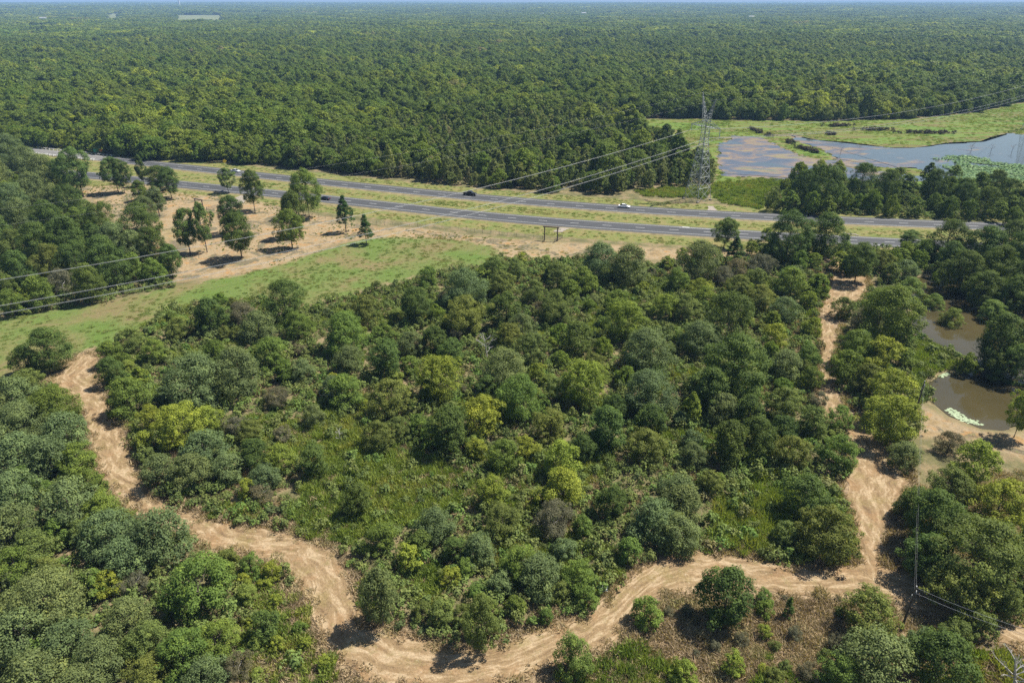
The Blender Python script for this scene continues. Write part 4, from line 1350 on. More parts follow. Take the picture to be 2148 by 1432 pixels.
sow('marsh_grass', Z_MARSH, 2.3, MC, [0, 1, 2], .5, 1.0, 'green and yellow marsh grass around the shallow water', 'marsh grass', lambda X, Y: (((sdf(Z_SHW1, X, Y) > -1.0) & (sdf(Z_SHW2, X, Y) > -1.0)) | (fbm(X / 13 + 4, Y / 8, 19, 4) > .575) | (np.minimum(np.abs(sdf(Z_SHW1, X, Y)), np.abs(sdf(Z_SHW2, X, Y))) < rng.exponential(2.2, len(X)))) & (rng.random(len(X)) < .1 + 1.5 * (fbm(X / 16, Y / 16, 41, 4) - .3)))
sow('bank_scrub', [PZ([(1500, 385), (1640, 372), (1650, 400), (1600, 440), (1510, 425), (1480, 400)]), PZ([(1330, 400), (1480, 388), (1490, 418), (1350, 412)])], 1.6, WC, [0, 1, 2], .5, 1.1, 'low green weeds on the bank below the pylon', 'scrub')
# dark scrub along the old dyke in the marsh
dy = polyline(GP([(500, 258), (560, 285), (620, 305), (700, 325), (740, 348), (800, 378), (870, 400), (960, 430)], 'z5'), 1.2)
k = fbm(np.arange(len(dy)) / 9., np.zeros(len(dy)), 5, 2) > .42
dy = dy[k]; dy = np.repeat(dy, 2, 0) + rng.normal(size=(len(dy) * 2, 2)) * .9
DKM = mat_random_foliage('dyke_scrub_leaves', [(0, (.05, .045, .03)), (.6, (.075, .06, .035)), (1, (.06, .075, .03))])
KC = proto_collection('dyke_scrub_kinds', [bushlet(800 + k, 1.1, 1.6, .3, DKM, 'dyke_scrub', 160) for k in range(3)])
s = rng.uniform(.7, 1.5, len(dy))
isl = np.concatenate([GP([(x, y)], 'z5') + rng.normal(size=(n, 2)) * np.array([[sx, sy]]) for x, y, n, sx, sy in ((990, 298, 14, 1.5, 1), (1045, 245, 30, 4, 1), (1500, 285, 26, 6, 1.5), (1640, 288, 26, 6, 1.5), (1260, 270, 24, 6, 1.2))])
dy2 = np.vstack([dy, isl]); s = rng.uniform(.6, 1.4, len(dy2))
tag(scatter('dyke_scrub', np.c_[dy2, H(dy2[:, 0], dy2[:, 1]) + .2], np.c_[np.zeros((len(dy2), 2)), rng.uniform(0, 6, len(dy2))], np.c_[s, s, s], rng.integers(0, 3, len(dy2)), KC), 'dark brown scrub on the old dyke running into the marsh', 'scrub', kind='stuff')


# ---- lily pads
def pad(seed, n=7):
    rng = np.random.default_rng(seed)
    V = []; Q = []; T = []
    for k in range(n):
        cx, cy_ = rng.uniform(-.9, .9, 2); r = rng.uniform(.22, .42); z = rng.uniform(.02, .35)
        b = len(V); tl = rng.normal(0, .22, 2)
        for j in range(8):
            a = j * math.pi / 4
            V.append((cx + r * math.cos(a), cy_ + r * math.sin(a), z + r * (tl[0] * math.cos(a) + tl[1] * math.sin(a))))
        Q += [(b, b + 1, b + 2, b + 3), (b, b + 3, b + 4, b + 7), (b + 4, b + 5, b + 6, b + 7)]; T += [rng.uniform(.2, .9)] * 3
    return foliage_mesh('lily_pads', [(np.array(V), np.array(Q), np.array(T))], LPM)


LPM = mat_random_foliage('lily_leaves', [(0, (.07, .14, .06)), (.5, (.12, .20, .08)), (1, (.19, .26, .13))], .3, .15, .1)
LC = proto_collection('lily_kinds', [pad(830 + k) for k in range(4)])
Z_LILY = GP([(1615, 440), (1700, 424), (1800, 420), (1900, 432), (1960, 460), (2148, 478), (2500, 500), (2500, 580), (1760, 580), (1690, 500), (1660, 470), (1760, 470), (1720, 452)], 'z5')
X, Y = jitter_grid(Z_LILY[:, 0].min(), Z_LILY[:, 0].max(), Z_LILY[:, 1].min(), Z_LILY[:, 1].max(), 1.15)
k = (sdf(Z_LILY, X, Y) < rng.normal(0, 1.6, len(X))) & in_view(X, Y) & (fbm(X / 7, Y / 7, 8, 3) > .34); X, Y = X[k], Y[k]
tag(scatter('lily_pads', np.c_[X, Y, X * 0 - .1], np.c_[np.zeros((len(X), 2)), rng.uniform(0, 6, len(X))], np.ones((len(X), 3)) * rng.uniform(.8, 1.4, (len(X), 1)), rng.integers(0, 4, len(X)), LC), 'round green lily pads covering the marsh water behind the tree belt', 'lily pads', kind='stuff')
Pp = []
LPM2 = mat_random_foliage('duckweed', [(0, (.26, .32, .20)), (1, (.36, .42, .28))], .3, .1, .1)
LC2 = proto_collection('duckweed_kinds', [foliage_mesh('duckweed', [(np.array([(math.cos(a) * .22 * q, math.sin(a) * .22 * q, .01) for a in np.arange(0, 6.28, math.pi / 4)][:8]), np.array([(0, 1, 2, 3), (0, 3, 4, 7), (4, 5, 6, 7)]), np.array([.4, .5, .6]))], LPM2) for q in (1, 1.4)])
Z_DUCK = [GP([(1655, 875), (1690, 868), (1760, 905), (1830, 940), (1900, 965), (1880, 975), (1780, 955), (1700, 920)], 'n3'), GP([(1575, 655), (1620, 640), (1685, 650), (1650, 672), (1590, 675)], 'n3')]
for q in Z_DUCK:
    X, Y = jitter_grid(q[:, 0].min(), q[:, 0].max(), q[:, 1].min(), q[:, 1].max(), .34)
    k = sdf(q, X, Y) < rng.normal(-.1, .35, len(X)); Pp.append(np.c_[X[k], Y[k], X[k] * 0 - .53])
Pp = np.concatenate(Pp); n = len(Pp)
tag(scatter('duckweed', Pp, np.c_[np.zeros((n, 2)), rng.uniform(0, 6, n)], np.ones((n, 3)) * rng.uniform(.6, 1.2, (n, 1)), rng.integers(0, 2, n), LC2), 'pale green duckweed patches floating on the brown pond', 'duckweed', kind='stuff')
bank = GP([(1380, 470), (1440, 440), (1540, 470), (1620, 500), (1690, 540), (1720, 610), (1690, 640), (1600, 640), (1540, 670), (1510, 700), (1540, 780), (1560, 830), (1500, 850), (1480, 760), (1470, 620), (1400, 560)], 'n3')
X, Y = jitter_grid(bank[:, 0].min(), bank[:, 0].max(), bank[:, 1].min(), bank[:, 1].max(), .55)
k = sdf(bank, X, Y) < rng.normal(-.1, .4, len(X)); X, Y = X[k], Y[k]
RM = mat_random_foliage('reed_leaves', [(0, (.17, .22, .07)), (.6, (.23, .28, .10)), (1, (.30, .31, .14))], .4, .3, .1)
RC = proto_collection('reed_kinds', [tuft(850 + k, 40, .8, .5, .10, RM, 'reeds', .5) for k in range(3)])
n = len(X)
tag(scatter('reeds', np.c_[X, Y, np.maximum(H(X, Y), -.6)], np.c_[np.zeros((n, 2)), rng.uniform(0, 6, n)], np.ones((n, 3)) * rng.uniform(.6, 1.2, (n, 1)), rng.integers(0, 3, n), RC), 'pale green water plants on the tongue between the two pond arms', 'water plants', kind='stuff')

# ------------------------------------------------------------------ vehicles
def loft(sections, closed=True):
    """sections: list of rings of equal length"""
    mb = MB(); n = len(sections[0]); V = [p for s in sections for p in s]; Fs = []
    for i in range(len(sections) - 1):
        for k in range(n):
            k2 = (k + 1) % n
            Fs.append((i * n + k, i * n + k2, (i + 1) * n + k2, (i + 1) * n + k))
    Fs.append(tuple(range(n - 1, -1, -1))); Fs.append(tuple(range((len(sections) - 1) * n, len(sections) * n)))
    mb.add(V, Fs); return mb


def ring(x, w, z0, z1, r=.12):
    h = w / 2
    return [(x, -h + r, z0), (x, h - r, z0), (x, h, z0 + r), (x, h, z1 - r), (x, h - r * 1.4, z1), (x, -h + r * 1.4, z1), (x, -h, z1 - r), (x, -h, z0 + r)]


def vehicle(name, label, px, py, L, lane, paint, kind, flip=False):
    s, h = near_s(L, G(px, py))
    ss = np.concatenate([[0], np.cumsum(np.linalg.norm(np.diff(L, axis=0), axis=1))])
    A = off_line(L, lane)
    x, y = np.interp(s, ss, A[:, 0]), np.interp(s, ss, A[:, 1])
    t = empty(name, (x, y, .305), h + (math.pi if flip else 0))
    tag(t, label, 'pickup' if kind == 'pickup' else 'car')
    P = M['paint_' + paint]
    if kind == 'pickup':
        body = loft([ring(-2.9, 1.9, .55, 1.15), ring(-2.7, 1.98, .42, 1.2), ring(-1.0, 2.0, .40, 1.2), ring(1.3, 2.0, .40, 1.18), ring(2.3, 1.96, .42, 1.12), ring(2.8, 1.8, .5, .98)])
        cab = loft([ring(-1.15, 1.82, 1.15, 1.25, .04), ring(-.95, 1.7, 1.15, 1.84, .1), ring(.55, 1.66, 1.15, 1.86, .1), ring(1.35, 1.78, 1.12, 1.2, .03)])
        wb, wr = 1.85, .40
    else:
        body = loft([ring(-2.35, 1.6, .45, .85), ring(-2.2, 1.78, .30, .95), ring(-1.2, 1.84, .25, .96), ring(.9, 1.84, .25, .92), ring(1.9, 1.78, .28, .80), ring(2.35, 1.5, .38, .66)])
        cab = loft([ring(-1.75, 1.5, .90, .97, .03), ring(-.95, 1.38, .9, 1.40, .1), ring(.25, 1.36, .9, 1.42, .1), ring(1.15, 1.5, .88, .94, .03)])
        wb, wr = 1.4, .32
    b = body.build('body', P, t)
    for p in b.data.polygons: p.use_smooth = False
    cab.build('window_band', M['glass'], t)
    rf_ = MB()
    if kind == 'pickup': rf_.box((-.2, 0, 1.87), (1.45, 1.42, .05))
    else: rf_.box((-.35, 0, 1.43), (1.15, 1.12, .04))
    for sy in (-1, 1):
        rf_.tube([(1.3 if kind == 'pickup' else 1.1, sy * .80, 1.14 if kind == 'pickup' else .93), (.5 if kind == 'pickup' else .22, sy * (.72 if kind == 'pickup' else .58), 1.86 if kind == 'pickup' else 1.42)], .05, 4)
    rf_.build('roof', P, t)
    if kind == 'pickup':
        bed = MB(); bed.box((-2.0, 0, 1.215), (1.5, 1.6, .03)); bed.build('truck_bed', M['tyre'], t)
    for sx in (-1, 1):
        for sy in (-1, 1):
            w = MB(); w.tube([(sx * wb, sy * .72, wr), (sx * wb, sy * .96, wr)], wr, 14); wo = w.build('wheel', M['tyre'], t)
            r = MB(); r.tube([(sx * wb, sy * .95, wr), (sx * wb, sy * .975, wr)], wr * .6, 10); r.build('rim', M['rim'], wo)
    e = 2.78 if kind == 'pickup' else 2.28
    for sy in (-1, 1):
        q = MB(); q.box((e, sy * .6, .80 if kind == 'pickup' else .60), (.14, .36, .16)); q.build('headlight', M['lamp'], t)
        q = MB(); q.box((-e - .08, sy * .72, .95 if kind == 'pickup' else .78), (.10, .26, .2)); q.build('taillight', M['tail'], t)
        q = MB(); q.box((.95, sy * 1.0, 1.0), (.12, .2, .13)); q.build('mirror', P, t)
    return t


vehicle('sedan_car', 'white sedan on the far carriageway near the pylon', 1301, 441, FAR_L, 2.0, 'white', 'car')
vehicle('pickup_truck', 'black pickup truck on the far carriageway below the young forest', 993, 405, FAR_L, 2.4, 'black', 'pickup')
vehicle('sedan_car', 'dark blue car on the near carriageway beside the tall trees', 688, 416, NEAR_L, -1.8, 'navy', 'car', True)
vehicle('sedan_car', 'silver car on the far carriageway below the yellow diamond sign', 495, 362, FAR_L, 1.6, 'silver', 'car')


# ------------------------------------------------------------------ timber gateways, fence, signs
def gateway(px, py, label, rz, w=5.2, h=5.2):
    x, y = G(px, py)
    t = tag(empty('timber_gateway', (x, y, float(H(x, y))), rz), label, 'gateway')
    for sx in (-1, 1):
        b = MB(); b.tube([(sx * w / 2, 0, -.3), (sx * w / 2, 0, h)], .20, 8); b.build('post', M['timber'], t)
    b = MB(); b.box((0, 0, h + .16), (w + 1.1, .34, .34)); b.build('beam', M['timber'], t)
    for sx in (-1, 1):
        b = MB()
        hx = sx * (w / 2 - .15); ex = hx - sx * .4; ey = -2.3
        for z in (.35, .7, 1.05, 1.4): b.tube([(hx, -.05, z), (ex, ey, z)], .045, 5)
        for f in (0, .5, 1): b.tube([(hx + (ex - hx) * f, -.05 + (ey + .05) * f, .3), (hx + (ex - hx) * f, -.05 + (ey + .05) * f, 1.45)], .05, 5)
        b.tube([(hx, -.05, .35), (ex, ey, 1.4)], .04, 5)
        b.build('gate_leaf', M['timber'], t)
    return t


_, hn = near_s(NEAR_L, G(1155, 470))
gateway(1155.5, 505, 'tall timber post-and-beam gateway beside the near carriageway, by the field', hn + .02, 4.6, 4.7)
gateway(420, 441, 'tall timber gateway among the clearing trees at the gravel drive', -.55, 4.4, 4.4)


def rail_fence(pts, label):
    P = GP(pts)
    x0, y0 = P[0]
    t = tag(empty('rail_fence', (x0, y0, 0)), label, 'fence')
    r = MB()
    for a, b in zip(P[:-1], P[1:]):
        n = max(1, int(np.linalg.norm(b - a) / 2.4))
        for k in range(n + 1):
            c = a + (b - a) * k / n
            p = MB(); p.box((c[0] - x0, c[1] - y0, .6), (.14, .14, 1.5)); p.build('post', M['timber'], t)
        for z in (.45, .85, 1.2): r.tube([(a[0] - x0, a[1] - y0, z), (b[0] - x0, b[1] - y0, z)], .06, 4)
    r.build('rail', M['timber'], t)
    return t


rail_fence([(1168, 507), (1179, 500)], 'short dark rail fence right of the gateway beside the near carriageway')
rail_fence([(434, 441), (458, 436)], 'short dark rail fence beside the clearing gateway')
# wire fence along the highway: posts and strands
fx = polyline(GP([(600, 446), (760, 468), (900, 477), (1040, 492), (1138, 502)]), 1)
fp = resample(fx, 34)
t = tag(empty('wire_fence', (fp[0][0], fp[0][1], 0)), 'thin wire fence on slim posts between the highway verge and the field', 'fence')
st = MB()
for i, p in enumerate(fp):
    b = MB(); b.tube([(p[0] - fp[0][0], p[1] - fp[0][1], -.2), (p[0] - fp[0][0], p[1] - fp[0][1], 1.35)], .05, 5); b.build('post', M['pole'], t)
for z in (.4, .8, 1.2): st.tube([(p[0] - fp[0][0], p[1] - fp[0][1], z) for p in fp], .012, 4)
st.build('wire_strand', M['wire'], t)


def road_sign(px, py, label, shape, col, w, h, z, rz):
    x, y = G(px, py)
    t = tag(empty('road_sign', (x, y, float(H(x, y))), rz), label, 'sign')
    p = MB(); p.tube([(0, .05, -.2), (0, .05, z + h / 2)], .05, 6); p.build('post', M['steel'], t)
    b = MB()
    if shape == 'diamond':
        q = w / 2 * 1.414
        V = [(0, -.03, z - q), (q, -.03, z), (0, -.03, z + q), (-q, -.03, z)]
        b.add(V + [(a, -.0, c) for a, _, c in V], [(0, 1, 2, 3), (7, 6, 5, 4), (0, 4, 5, 1), (1, 5, 6, 2), (2, 6, 7, 3), (3, 7, 4, 0)])
    else: b.box((0, -.02, z), (w, .04, h))
    b.build('panel', M[col], t)
    return t


road_sign(473, 349, 'yellow diamond warning sign on the verge above the silver car', 'diamond', 'yellow', 1.5, 1.5, 2.6, .3)
road_sign(204, 325, 'green guide sign beside the highway at the left forest edge', 'rect', 'green', 2.6, 1.6, 2.4, .3)
road_sign(213, 324, 'orange work sign beside the green one at the left forest edge', 'diamond', 'orange', 1.6, 1.6, 2.4, .3)
# white debris: board by the track, concrete slabs in the median
x, y = G(1264, 1236)
b = MB(); b.box((0, 0, .35), (1.3, .8, .06), .3); b.box((.5, .35, .15), (.5, .4, .25), .7)
o = b.build('white_board', M['white']); o.location = (x, y, float(H(x, y)) + .12); o.rotation_euler = (.25, .2, -.4)
tag(o, 'broken white board lying in the weeds beside the dirt track', 'board')
x, y = G(1787, 491)
b = MB(); b.box((0, 0, .1), (3.4, .9, .2), 0, (.9, .8)); b.box((-2.2, .8, .12), (1.0, .7, .25), .4, (.7, .8)); b.box((1.6, -.9, .1), (1.2, .6, .2), -.3, (.8, .8))
o = b.build('drain_headwall', M['gravel']); o.location = (x, y, float(H(x, y))); o.rotation_euler = (0, 0, -.25)
tag(o, 'pale concrete drain headwall in the grass median', 'drain')


M['wire_dull'] = plain('weathered_wire', (.22, .22, .22), .6, .2, .1, .5)
# ------------------------------------------------------------------ pylons and power lines
T1 = np.array(G(1462, 418)); T2 = T1 + np.array([math.cos(math.radians(34)), math.sin(math.radians(34))]) * 314
DV = (T2 - T1) / np.linalg.norm(T2 - T1)            # along the line
AR = np.array([DV[1], -DV[0]])                      # along the crossarms, to the right-hand side
T0 = T1 - DV * 432.0


def pylon(base, label, hs=1.0):
    t = tag(empty('lattice_pylon', (base[0], base[1], float(H(*base))), math.atan2(AR[1], AR[0])), label, 'pylon')
    t.scale = (1, 1, hs)
    B = 3.9; r = .11
    body = MB()

    def half(z):
        if z < 25: return B + (1.15 - B) * z / 25
        return 1.15
    lv = [0, 5.5, 10, 14, 17.4, 20.2, 22.8, 25, 27.4, 29.8, 32]
    cor = lambda z: [(sx * half(z), sy * half(z), z) for sx, sy in ((-1, -1), (1, -1), (1, 1), (-1, 1))]
    for z0, z1 in zip(lv[:-1], lv[1:]):
        a, b = cor(z0), cor(z1)
        for k in range(4):
            k2 = (k + 1) % 4
            body.tube([a[k], b[k]], r, 4)
            body.tube([a[k], b[k2]], r * .6, 4); body.tube([a[k2], b[k]], r * .6, 4)
            body.tube([b[k], b[k2]], r * .6, 4)
            if z1 <= 14:
                m0 = [(a[k][i] + a[k2][i]) / 2 for i in range(3)]
                body.tube([m0, [(a[k][i] + b[k][i]) / 2 for i in range(3)]], r * .45, 4)
                body.tube([m0, [(a[k2][i] + b[k2][i]) / 2 for i in range(3)]], r * .45, 4)
    body.build('tower_body', M['steel'], t)
    for k in range(4):
        f = MB(); c = cor(0)[k]; f.box((c[0], c[1], .15), (.9, .9, .7)); f.build('footing', M['gravel'], t)

    def arm(x0, x1, z, zt, name='crossarm'):
        m = MB(); n = 5
        w0 = 1.15
        for i in range(n):
            f0, f1 = i / n, (i + 1) / n
            xa, xb = x0 + (x1 - x0) * f0, x0 + (x1 - x0) * f1
            za, zb = zt + (z - zt) * f0, zt + (z - zt) * f1
            wa, wb_ = w0 * (1 - f0) + .12, w0 * (1 - f1) + .12
            for sy in (-1, 1):
                m.tube([(xa, sy * wa, z), (xb, sy * wb_, z)], .09, 4)
                m.tube([(xa, sy * wa, z), (xb, sy * wb_, zb)], .06, 4)
                m.tube([(xa, sy * wa, za), (xb, sy * wb_, zb)], .08, 4)
            m.tube([(xa, -wa, z), (xb, wb_, z)], .05, 4); m.tube([(xb, -wb_, z), (xb, wb_, z)], .05, 4)
        m.build(name, M['steel'], t)
    arm(1.15, 7.6, 29.8, 32.0); arm(-1.15, -7.6, 29.8, 32.0)
    # two horns carrying the earth wires
    for sx, top, zt in ((-1, -3.6, 42.5), (1, 3.4, 40.5)):
        m = MB()
        base_ = [(sx * .1, -1.15, 32), (sx * 1.15, -1.15, 32), (sx * 1.15, 1.15, 32), (sx * .1, 1.15, 32)] if sx > 0 else [(-1.15, -1.15, 31), (-.1, -1.15, 32), (-.1, 1.15, 32), (-1.15, 1.15, 31)]
        n = 6; pr = None
        for i in range(n + 1):
            f = i / n
            rg = [tuple(base_[k][j] * (1 - f) + (top + (base_[k][0] - sx * .6) * .06 if j == 0 else (base_[k][1] * .06 if j == 1 else zt)) * f for j in range(3)) for k in range(4)]
            if pr:
                for k in range(4):
                    m.tube([pr[k], rg[k]], .09, 4); m.tube([pr[k], rg[(k + 1) % 4]], .055, 4); m.tube([rg[k], rg[(k + 1) % 4]], .05, 4)
            pr = rg
        m.build('earth_wire_horn', M['steel'], t)
    for x, z in ((7.4, 29.6), (-7.4, 30.4), (2.1, 28.9)):
        m = MB()
        for sx in (-1, 1): m.tube([(x + sx * .9 - sx * .6, 0, z - .05), (x, 0, z - 3.2)], .06, 5)
        for k in range(9): m.tube([(x, 0, z - .5 - k * .3), (x, 0, z - .6 - k * .3)], .17, 8)
        m.build('insulator', M['insul'], t)
    return t


pylon(T1, 'grey steel lattice pylon beside the highway and the marsh')
pylon(T2, 'grey steel lattice pylon standing in the marsh water at the right', 1.0)
pylon(T0, 'grey steel lattice pylon beyond the left end of the field')


def wire_pts(a, b, sag, n=40):
    a = np.array(a, float); b = np.array(b, float)
    tt = np.linspace(0, 1, n)
    P = a[None] * (1 - tt)[:, None] + b[None] * tt[:, None]
    P[:, 2] -= 4 * sag * tt * (1 - tt)
    return P


def at_tower(T, x, z):
    return np.array([T[0] + AR[0] * x, T[1] + AR[1] * x, float(H(*T)) + z])


WS = [(7.4, 26.3, 16.1, 'a'), (-7.4, 27.6, 14.0, 'b'), (2.1, 25.7, 15.4, 'c'), (-3.6, 42.4, 11.0, 'd'), (3.4, 40.4, 11.0, 'e')]
LBL = {('L', 0): 'silvery twin power line crossing the field nearest the thicket', ('L', 1): 'silvery twin power line crossing the left woods, topmost of the heavy lines', ('L', 2): 'silvery twin power line between two others over the field',
       ('L', 3): 'thin earth wire from the pylon tip over the highway, higher of the two', ('L', 4): 'thin earth wire from the pylon tip over the highway, lower of the two',
       ('R', 0): 'power line over the marsh to the distant pylon, lowest of the heavy lines', ('R', 1): 'power line over the marsh to the distant pylon, farthest heavy line', ('R', 2): 'power line over the marsh to the distant pylon, middle heavy line',
       ('R', 3): 'thin earth wire over the marsh from the taller pylon horn', ('R', 4): 'thin earth wire over the marsh from the shorter pylon horn'}
for side, Ta, Tb in (('L', T0, T1), ('R', T1, T2)):
    for i, (x, z, sag, _) in enumerate(WS):
        a, b = at_tower(Ta, x, z), at_tower(Tb, x, z)
        P = wire_pts(a, b, sag if side == 'L' else sag * .42)
        m = MB()
        if i < 3:
            for o in (-.22, .22): m.tube([p + np.array([AR[0] * o, AR[1] * o, 0]) for p in P], .027, 5)
        else: m.tube(list(P), .009, 5)
        o = m.build('power_line', M['wire'])
        tag(o, LBL[side, i], 'power line', 'power lines')


def utility_pole(px, py, h, label, arm_rz=0.0):
    x, y = G(px, py)
    z = float(H(x, y))
    t = tag(empty('utility_pole', (x, y, z), arm_rz), label, 'pole')
    m = MB(); m.tube([(0, 0, -.5), (0, 0, h)], [.17, .11], 8); m.build('shaft', M['pole'], t)
    for dz, dx in ((.15, .0), (1.0, .18)):
        m = MB(); m.tube([(0, 0, h - dz), (dx, 0, h - dz + .12)], .05, 6); m.tube([(dx, 0, h - dz + .05), (dx, 0, h - dz + .3)], [.09, .05], 8); m.build('insulator', M['white'], t)
    m = MB(); m.tube([(0, .17, h - 1.6), (0, .17, h - 2.2)], .09, 8); m.build('bracket', M['steel'], t)
    return x, y, z + h


p1 = utility_pole(1912, 890, 9.9, 'leaning-looking wooden utility pole rising beside the pond')
p2 = utility_pole(1888, 1326, 8.2, 'wooden utility pole in the shade beside the giant oak')
e = np.array(p2) + (np.array(p2) - np.array(p1)) * .7 + np.array([34, 6, 0])
q = G(2230, 1340, 7.5)
for k, dz in enumerate((.15, 1.0)):
    m = MB(); m.tube(list(wire_pts((p1[0], p1[1], p1[2] - dz), (p2[0], p2[1], p2[2] - dz), .7)), .006, 5)
    tag(m.build('power_line', M['wire_dull']), 'thin wire strung between the two wooden poles, ' + ('upper' if k == 0 else 'lower') + ' one', 'power line', 'pole wires')
    m = MB(); m.tube(list(wire_pts((p2[0], p2[1], p2[2] - dz), (q[0], q[1], 7.5 - dz), .5)), .013, 5)
    tag(m.build('power_line', M['wire']), 'thin wire running past the giant oak from the shaded pole, ' + ('upper' if k == 0 else 'lower') + ' one', 'power line', 'pole wires')
gx_, gy_ = G(1904, 1330)
m = MB(); m.tube([(p2[0], p2[1], p2[2] - .5), (gx_ + .6, gy_ - 1.2, 0)], .010, 5)
tag(m.build('guy_wire', M['wire']), 'straight guy wire tying the shaded pole to the ground', 'guy wire')


# ------------------------------------------------------------------ dead trees
def dead_tree(px, py, h, label, seed, lean=(0, 0), zone=''):
    x, y = G(px, py)
    rng = random.Random(seed)
    t = tag(empty('dead_tree', (x, y, float(H(x, y)))), label, 'dead tree')
    tr = MB(); top = Vector((lean[0] * h, lean[1] * h, h))
    tr.tube([(0, 0, -.3), (top * .35)[:], (top * .7)[:], top[:]], [h * .035, h * .027, h * .016, h * .005], 8)
    tr.build('trunk', M['dead'], t)
    br = MB()

    def grow(p, d, L, r, lvl):
        mid = p + d * L * .5 + Vector((rng.uniform(-.1, .1), rng.uniform(-.1, .1), rng.uniform(-.02, .1))) * L
        e_ = p + d * L + Vector((0, 0, .1 * L))
        br.tube([p, mid, e_], [r, r * .65, r * .25], 5)
        if lvl:
            for k in range(4):
                q = p + (e_ - p) * rng.uniform(.35, .95)
                dd = (d + Vector((rng.uniform(-.8, .8), rng.uniform(-.8, .8), rng.uniform(-.2, .6)))).normalized()
                grow(q, dd, L * rng.uniform(.35, .6), r * .5, lvl - 1)
    for k in range(9):
        f = rng.uniform(.3, .95); a = k * 2.4
        grow(top * f, Vector((math.cos(a), math.sin(a), .45)).normalized(), h * rng.uniform(.3, .5) * (1.2 - f * .6), h * .012, 2)
    br.build('branch', M['dead'], t)
    return t


dead_tree(2128, 1452, 6.0, 'bare grey dead tree in the bottom right corner', 3, (-.25, .1))
dead_tree(1022, 752, 5.5, 'bare grey dead snag in the middle of the thicket', 5, (-.1, 0))
dead_tree(690, 845, 3.2, 'low tangle of bare pale branches in the left part of the thicket', 8, (.1, 0))
dead_tree(715, 925, 2.6, 'second low heap of bare pale branches, beside the small weedy gap', 9, (-.1, 0))
for k, (px, py, hh) in enumerate(((2037, 316, 4.5), (2079, 316, 4), (2123, 317, 4), (1763, 322, 4), (1971, 603, 3.5))):
    dead_tree(px, py, hh, ['grey snag standing in the marsh, leftmost of three along the blue water', 'grey snag standing in the marsh, second of three along the blue water', 'grey snag standing in the marsh, nearest the distant pylon',
                           'grey snag beside the weed islet in the marsh', 'grey snag rising from the shady end of the brown pond'][k], 20 + k)

# ------------------------------------------------------------------ far buildings, water tower, mast
def barn(px, py, w, d, h, label, rz):
    x, y = G(px, py)
    z = float(H(x, y)); k = (CH - z - 14) / CH
    x, y = x * k, y * k; z = float(H(x, y)) + 9
    t = tag(empty('barn', (x, y, z), rz), label, 'barn')
    m = MB(); m.box((0, 0, h / 2 - 5), (w, d, h + 10)); m.build('wall', M['wallw'], t)
    m = MB()
    V = [(-w / 2 - .5, -d / 2 - .6, h), (w / 2 + .5, -d / 2 - .6, h), (w / 2 + .5, d / 2 + .6, h), (-w / 2 - .5, d / 2 + .6, h), (-w / 2 - .5, 0, h + d * .25), (w / 2 + .5, 0, h + d * .25)]
    m.add(V, [(0, 1, 5, 4), (2, 3, 4, 5), (0, 4, 3), (1, 2, 5), (0, 3, 2, 1)]); m.build('roof', M['roof'], t)
    m = MB(); m.box((0, -d / 2 - .05, h * .35), (w * .15, .3, h * .7)); m.build('door', M['timber'], t)
    return t


for px, py, w, lab, rz in ((90, 38, 42, 'long pale-roofed barn far away at the left horizon, largest of the far roofs', .1), (12, 36, 22, 'small pale barn far away at the left picture edge', -.2), (103, 37, 20, 'small barn beside the long pale-roofed one', .3),
                           (1137, 18, 30, 'pale building alone on the far wooded rise', 0), (1225, 18, 44, 'pale building at the end of the far pale field', .1), (1580, 12, 40, 'whitish building among far trees beyond the pylon', 0), (1000, 24, 26, 'tiny pale house in the far forest above the young growth', .2)):
    barn(px, py, w * .55, w * .3, w * .13, lab, rz)
d = 7000.0
X = (448 - 1074) / F * d
t = tag(empty('water_tower', (X, d, float(H(X, d)))), 'tiny pale water tower breaking the far horizon', 'water tower')
zt = CH + 18 - t.location[2]
m = MB(); m.tube([(0, 0, -2), (0, 0, zt)], [7, 5], 10); m.build('pedestal', M['wallw'], t)
m = MB(); m.tube([(0, 0, zt - 4), (0, 0, zt + 1), (0, 0, zt + 8), (0, 0, zt + 12), (0, 0, zt + 14)], [5, 14, 17, 13, 3], 14); m.build('tank', M['roof'], t)
X = (494 - 1074) / F * d
t = tag(empty('radio_mast', (X, d, float(H(X, d)))), 'thin radio mast on the far horizon beside the water tower', 'mast')
m = MB(); m.tube([(0, 0, -2), (0, 0, CH + 30 - t.location[2])], [1.2, .6], 4); m.build('shaft', M['steel'], t)
for z in (.5, .8, .97):
    m = MB(); zz = (CH + 30 - t.location[2]) * z; m.box((0, 0, zz), (3.4, 3.4, 1.6)); m.build('antenna', M['white'], t)

# ------------------------------------------------------------------ labels for the woods: look, place, and which one from a landmark
LM = [('timber gateway', (1155, 503)), ('turn lane tree', (1518, 523)), ('left track top', (200, 745)), ('left track bend', (300, 1030)), ('sharp track bend', (735, 1210)), ('lowest track bend', (960, 1360)),
      ('white board', (1264, 1236)), ('right track fork', (1800, 1180)), ('shaded utility pole', (1888, 1326)), ('pond utility pole', (1912, 890)), ('right track top', (1780, 580)), ('dead snag', (1022, 752)), ('bare branch tangle', (690, 845)),
      ('bottom left corner', (0, 1430)), ('left field edge', (0, 690)), ('far highway end', (115, 322)), ('left woods tip', (370, 590)), ('near pylon', (1462, 418)), ('right highway end', (2140, 478)),
      ('bright weedy clearing', (880, 1010)), ('bottom right corner', (2148, 1432)), ('lower field edge', (740, 610)), ('pond duckweed patch', (2000, 875)), ('lily pads', (2050, 370)), ('right weed patch', (1580, 1090)), ('yellow diamond sign', (473, 349))]
LMX = np.array([G(*p) for _, p in LM])
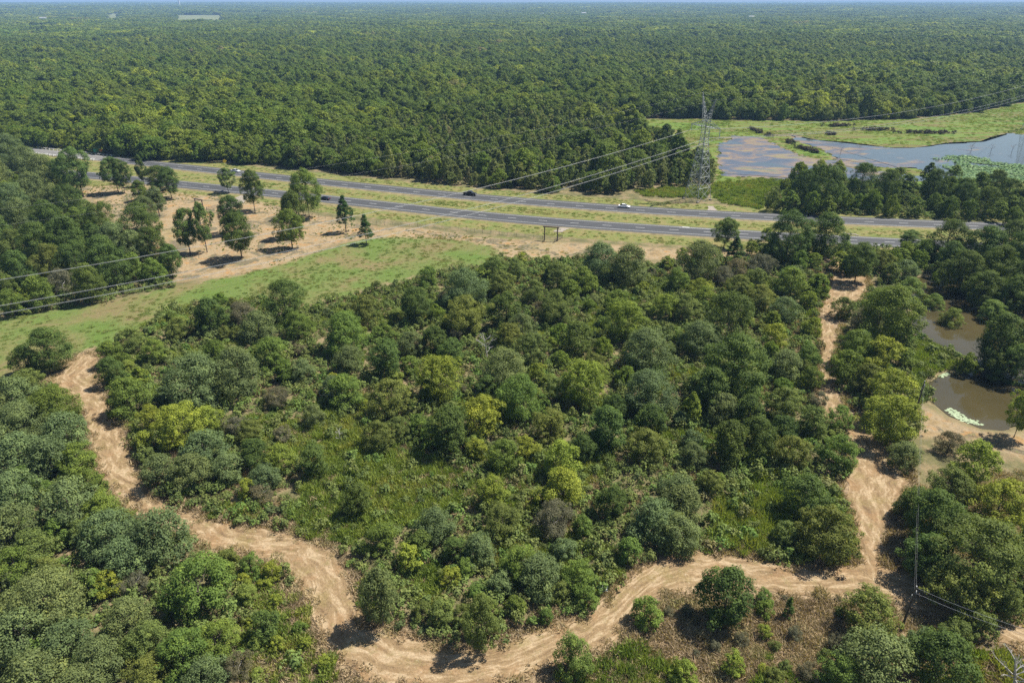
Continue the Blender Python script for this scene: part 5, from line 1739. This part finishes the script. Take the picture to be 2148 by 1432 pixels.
ORD = ['nearest', 'second closest', 'third closest', 'fourth closest', 'fifth closest', 'sixth closest', 'seventh closest', 'eighth closest', 'ninth closest', 'tenth closest', 'eleventh closest', 'twelfth closest']
WHERE = {'central thicket': 'in the thicket', 'left foreground woods': 'in the foreground woods', 'left woods by the highway': 'in the left woods', 'thicket by the right track': 'beside the right track',
         'strip between the right track and the pond': 'left of the pond', 'pond': 'at the pond', 'dark woods beyond the pond': 'behind the pond', 'thicket below the highway': 'below the highway',
         'front verge': 'at the front edge', 'track corner on the right': 'at the track corner', 'giant oak corner on the right': 'at the right edge', 'tree belt by the marsh': 'along the marsh'}
groups = {}
for t in TREES: groups.setdefault((t['zone'], t['look']), []).append(t)
for (zone, look), L_ in groups.items():
    xy = np.array([[t['x'], t['y']] for t in L_])
    D = np.linalg.norm(xy[:, None] - LMX[None], axis=2)
    rank = np.argsort(np.argsort(D, axis=0), axis=0)
    rs = np.array([t['r'] for t in L_]); med = np.median(rs)
    for i, t in enumerate(L_):
        t['o']['group'] = ('trees ' if t['cat'] == 'tree' else 'bushes ') + WHERE.get(zone, 'in the ' + zone)
        if t['label']: continue
        j = min(range(len(LM)), key=lambda j: D[i, j] + rank[i, j] * 12 if rank[i, j] <= 5 else 5000 + D[i, j] * 3 + rank[i, j] * 40)
        r_ = rank[i, j]
        size = 'broad ' if t['r'] > med * 1.25 else ('small ' if t['r'] < med * .78 else '')
        lab = '%s%s %s' % (size, look, WHERE.get(zone, 'in the ' + zone))
        if len(L_) > 1: lab += ', %s to the %s' % (ORD[r_] if r_ < len(ORD) else '%dth closest' % (r_ + 1), LM[j][0])
        t['o']['label'] = lab

# ------------------------------------------------------------------ haze: one box of even thin air
b = bmesh.new()
bmesh.ops.create_cube(b, size=1)
hz = bpy.data.meshes.new('haze'); b.to_mesh(hz); b.free()
ho = bpy.data.objects.new('haze', hz); COL.objects.link(ho)
zlo, zhi = -6.0, 150.0
ho.scale = (34000, 18500, zhi - zlo); ho.location = (0, 8000, (zhi + zlo) / 2)
hm = bpy.data.materials.new('haze'); hm.use_nodes = True
nt = hm.node_tree
for n in list(nt.nodes):
    if n.type != 'OUTPUT_MATERIAL': nt.nodes.remove(n)
pv = nt.nodes.new('ShaderNodeVolumePrincipled')
pv.inputs['Color'].default_value = (.36, .60, 1.0, 1)
pv.inputs['Density'].default_value = 9e-5
pv.inputs['Anisotropy'].default_value = 0.0
nt.links.new(pv.outputs[0], nt.nodes['Material Output'].inputs['Volume'])
hz.materials.append(hm)
hm.cycles.volume_sampling = 'DISTANCE'
hm.cycles.homogeneous_volume = True
tag(ho, kind='stuff')
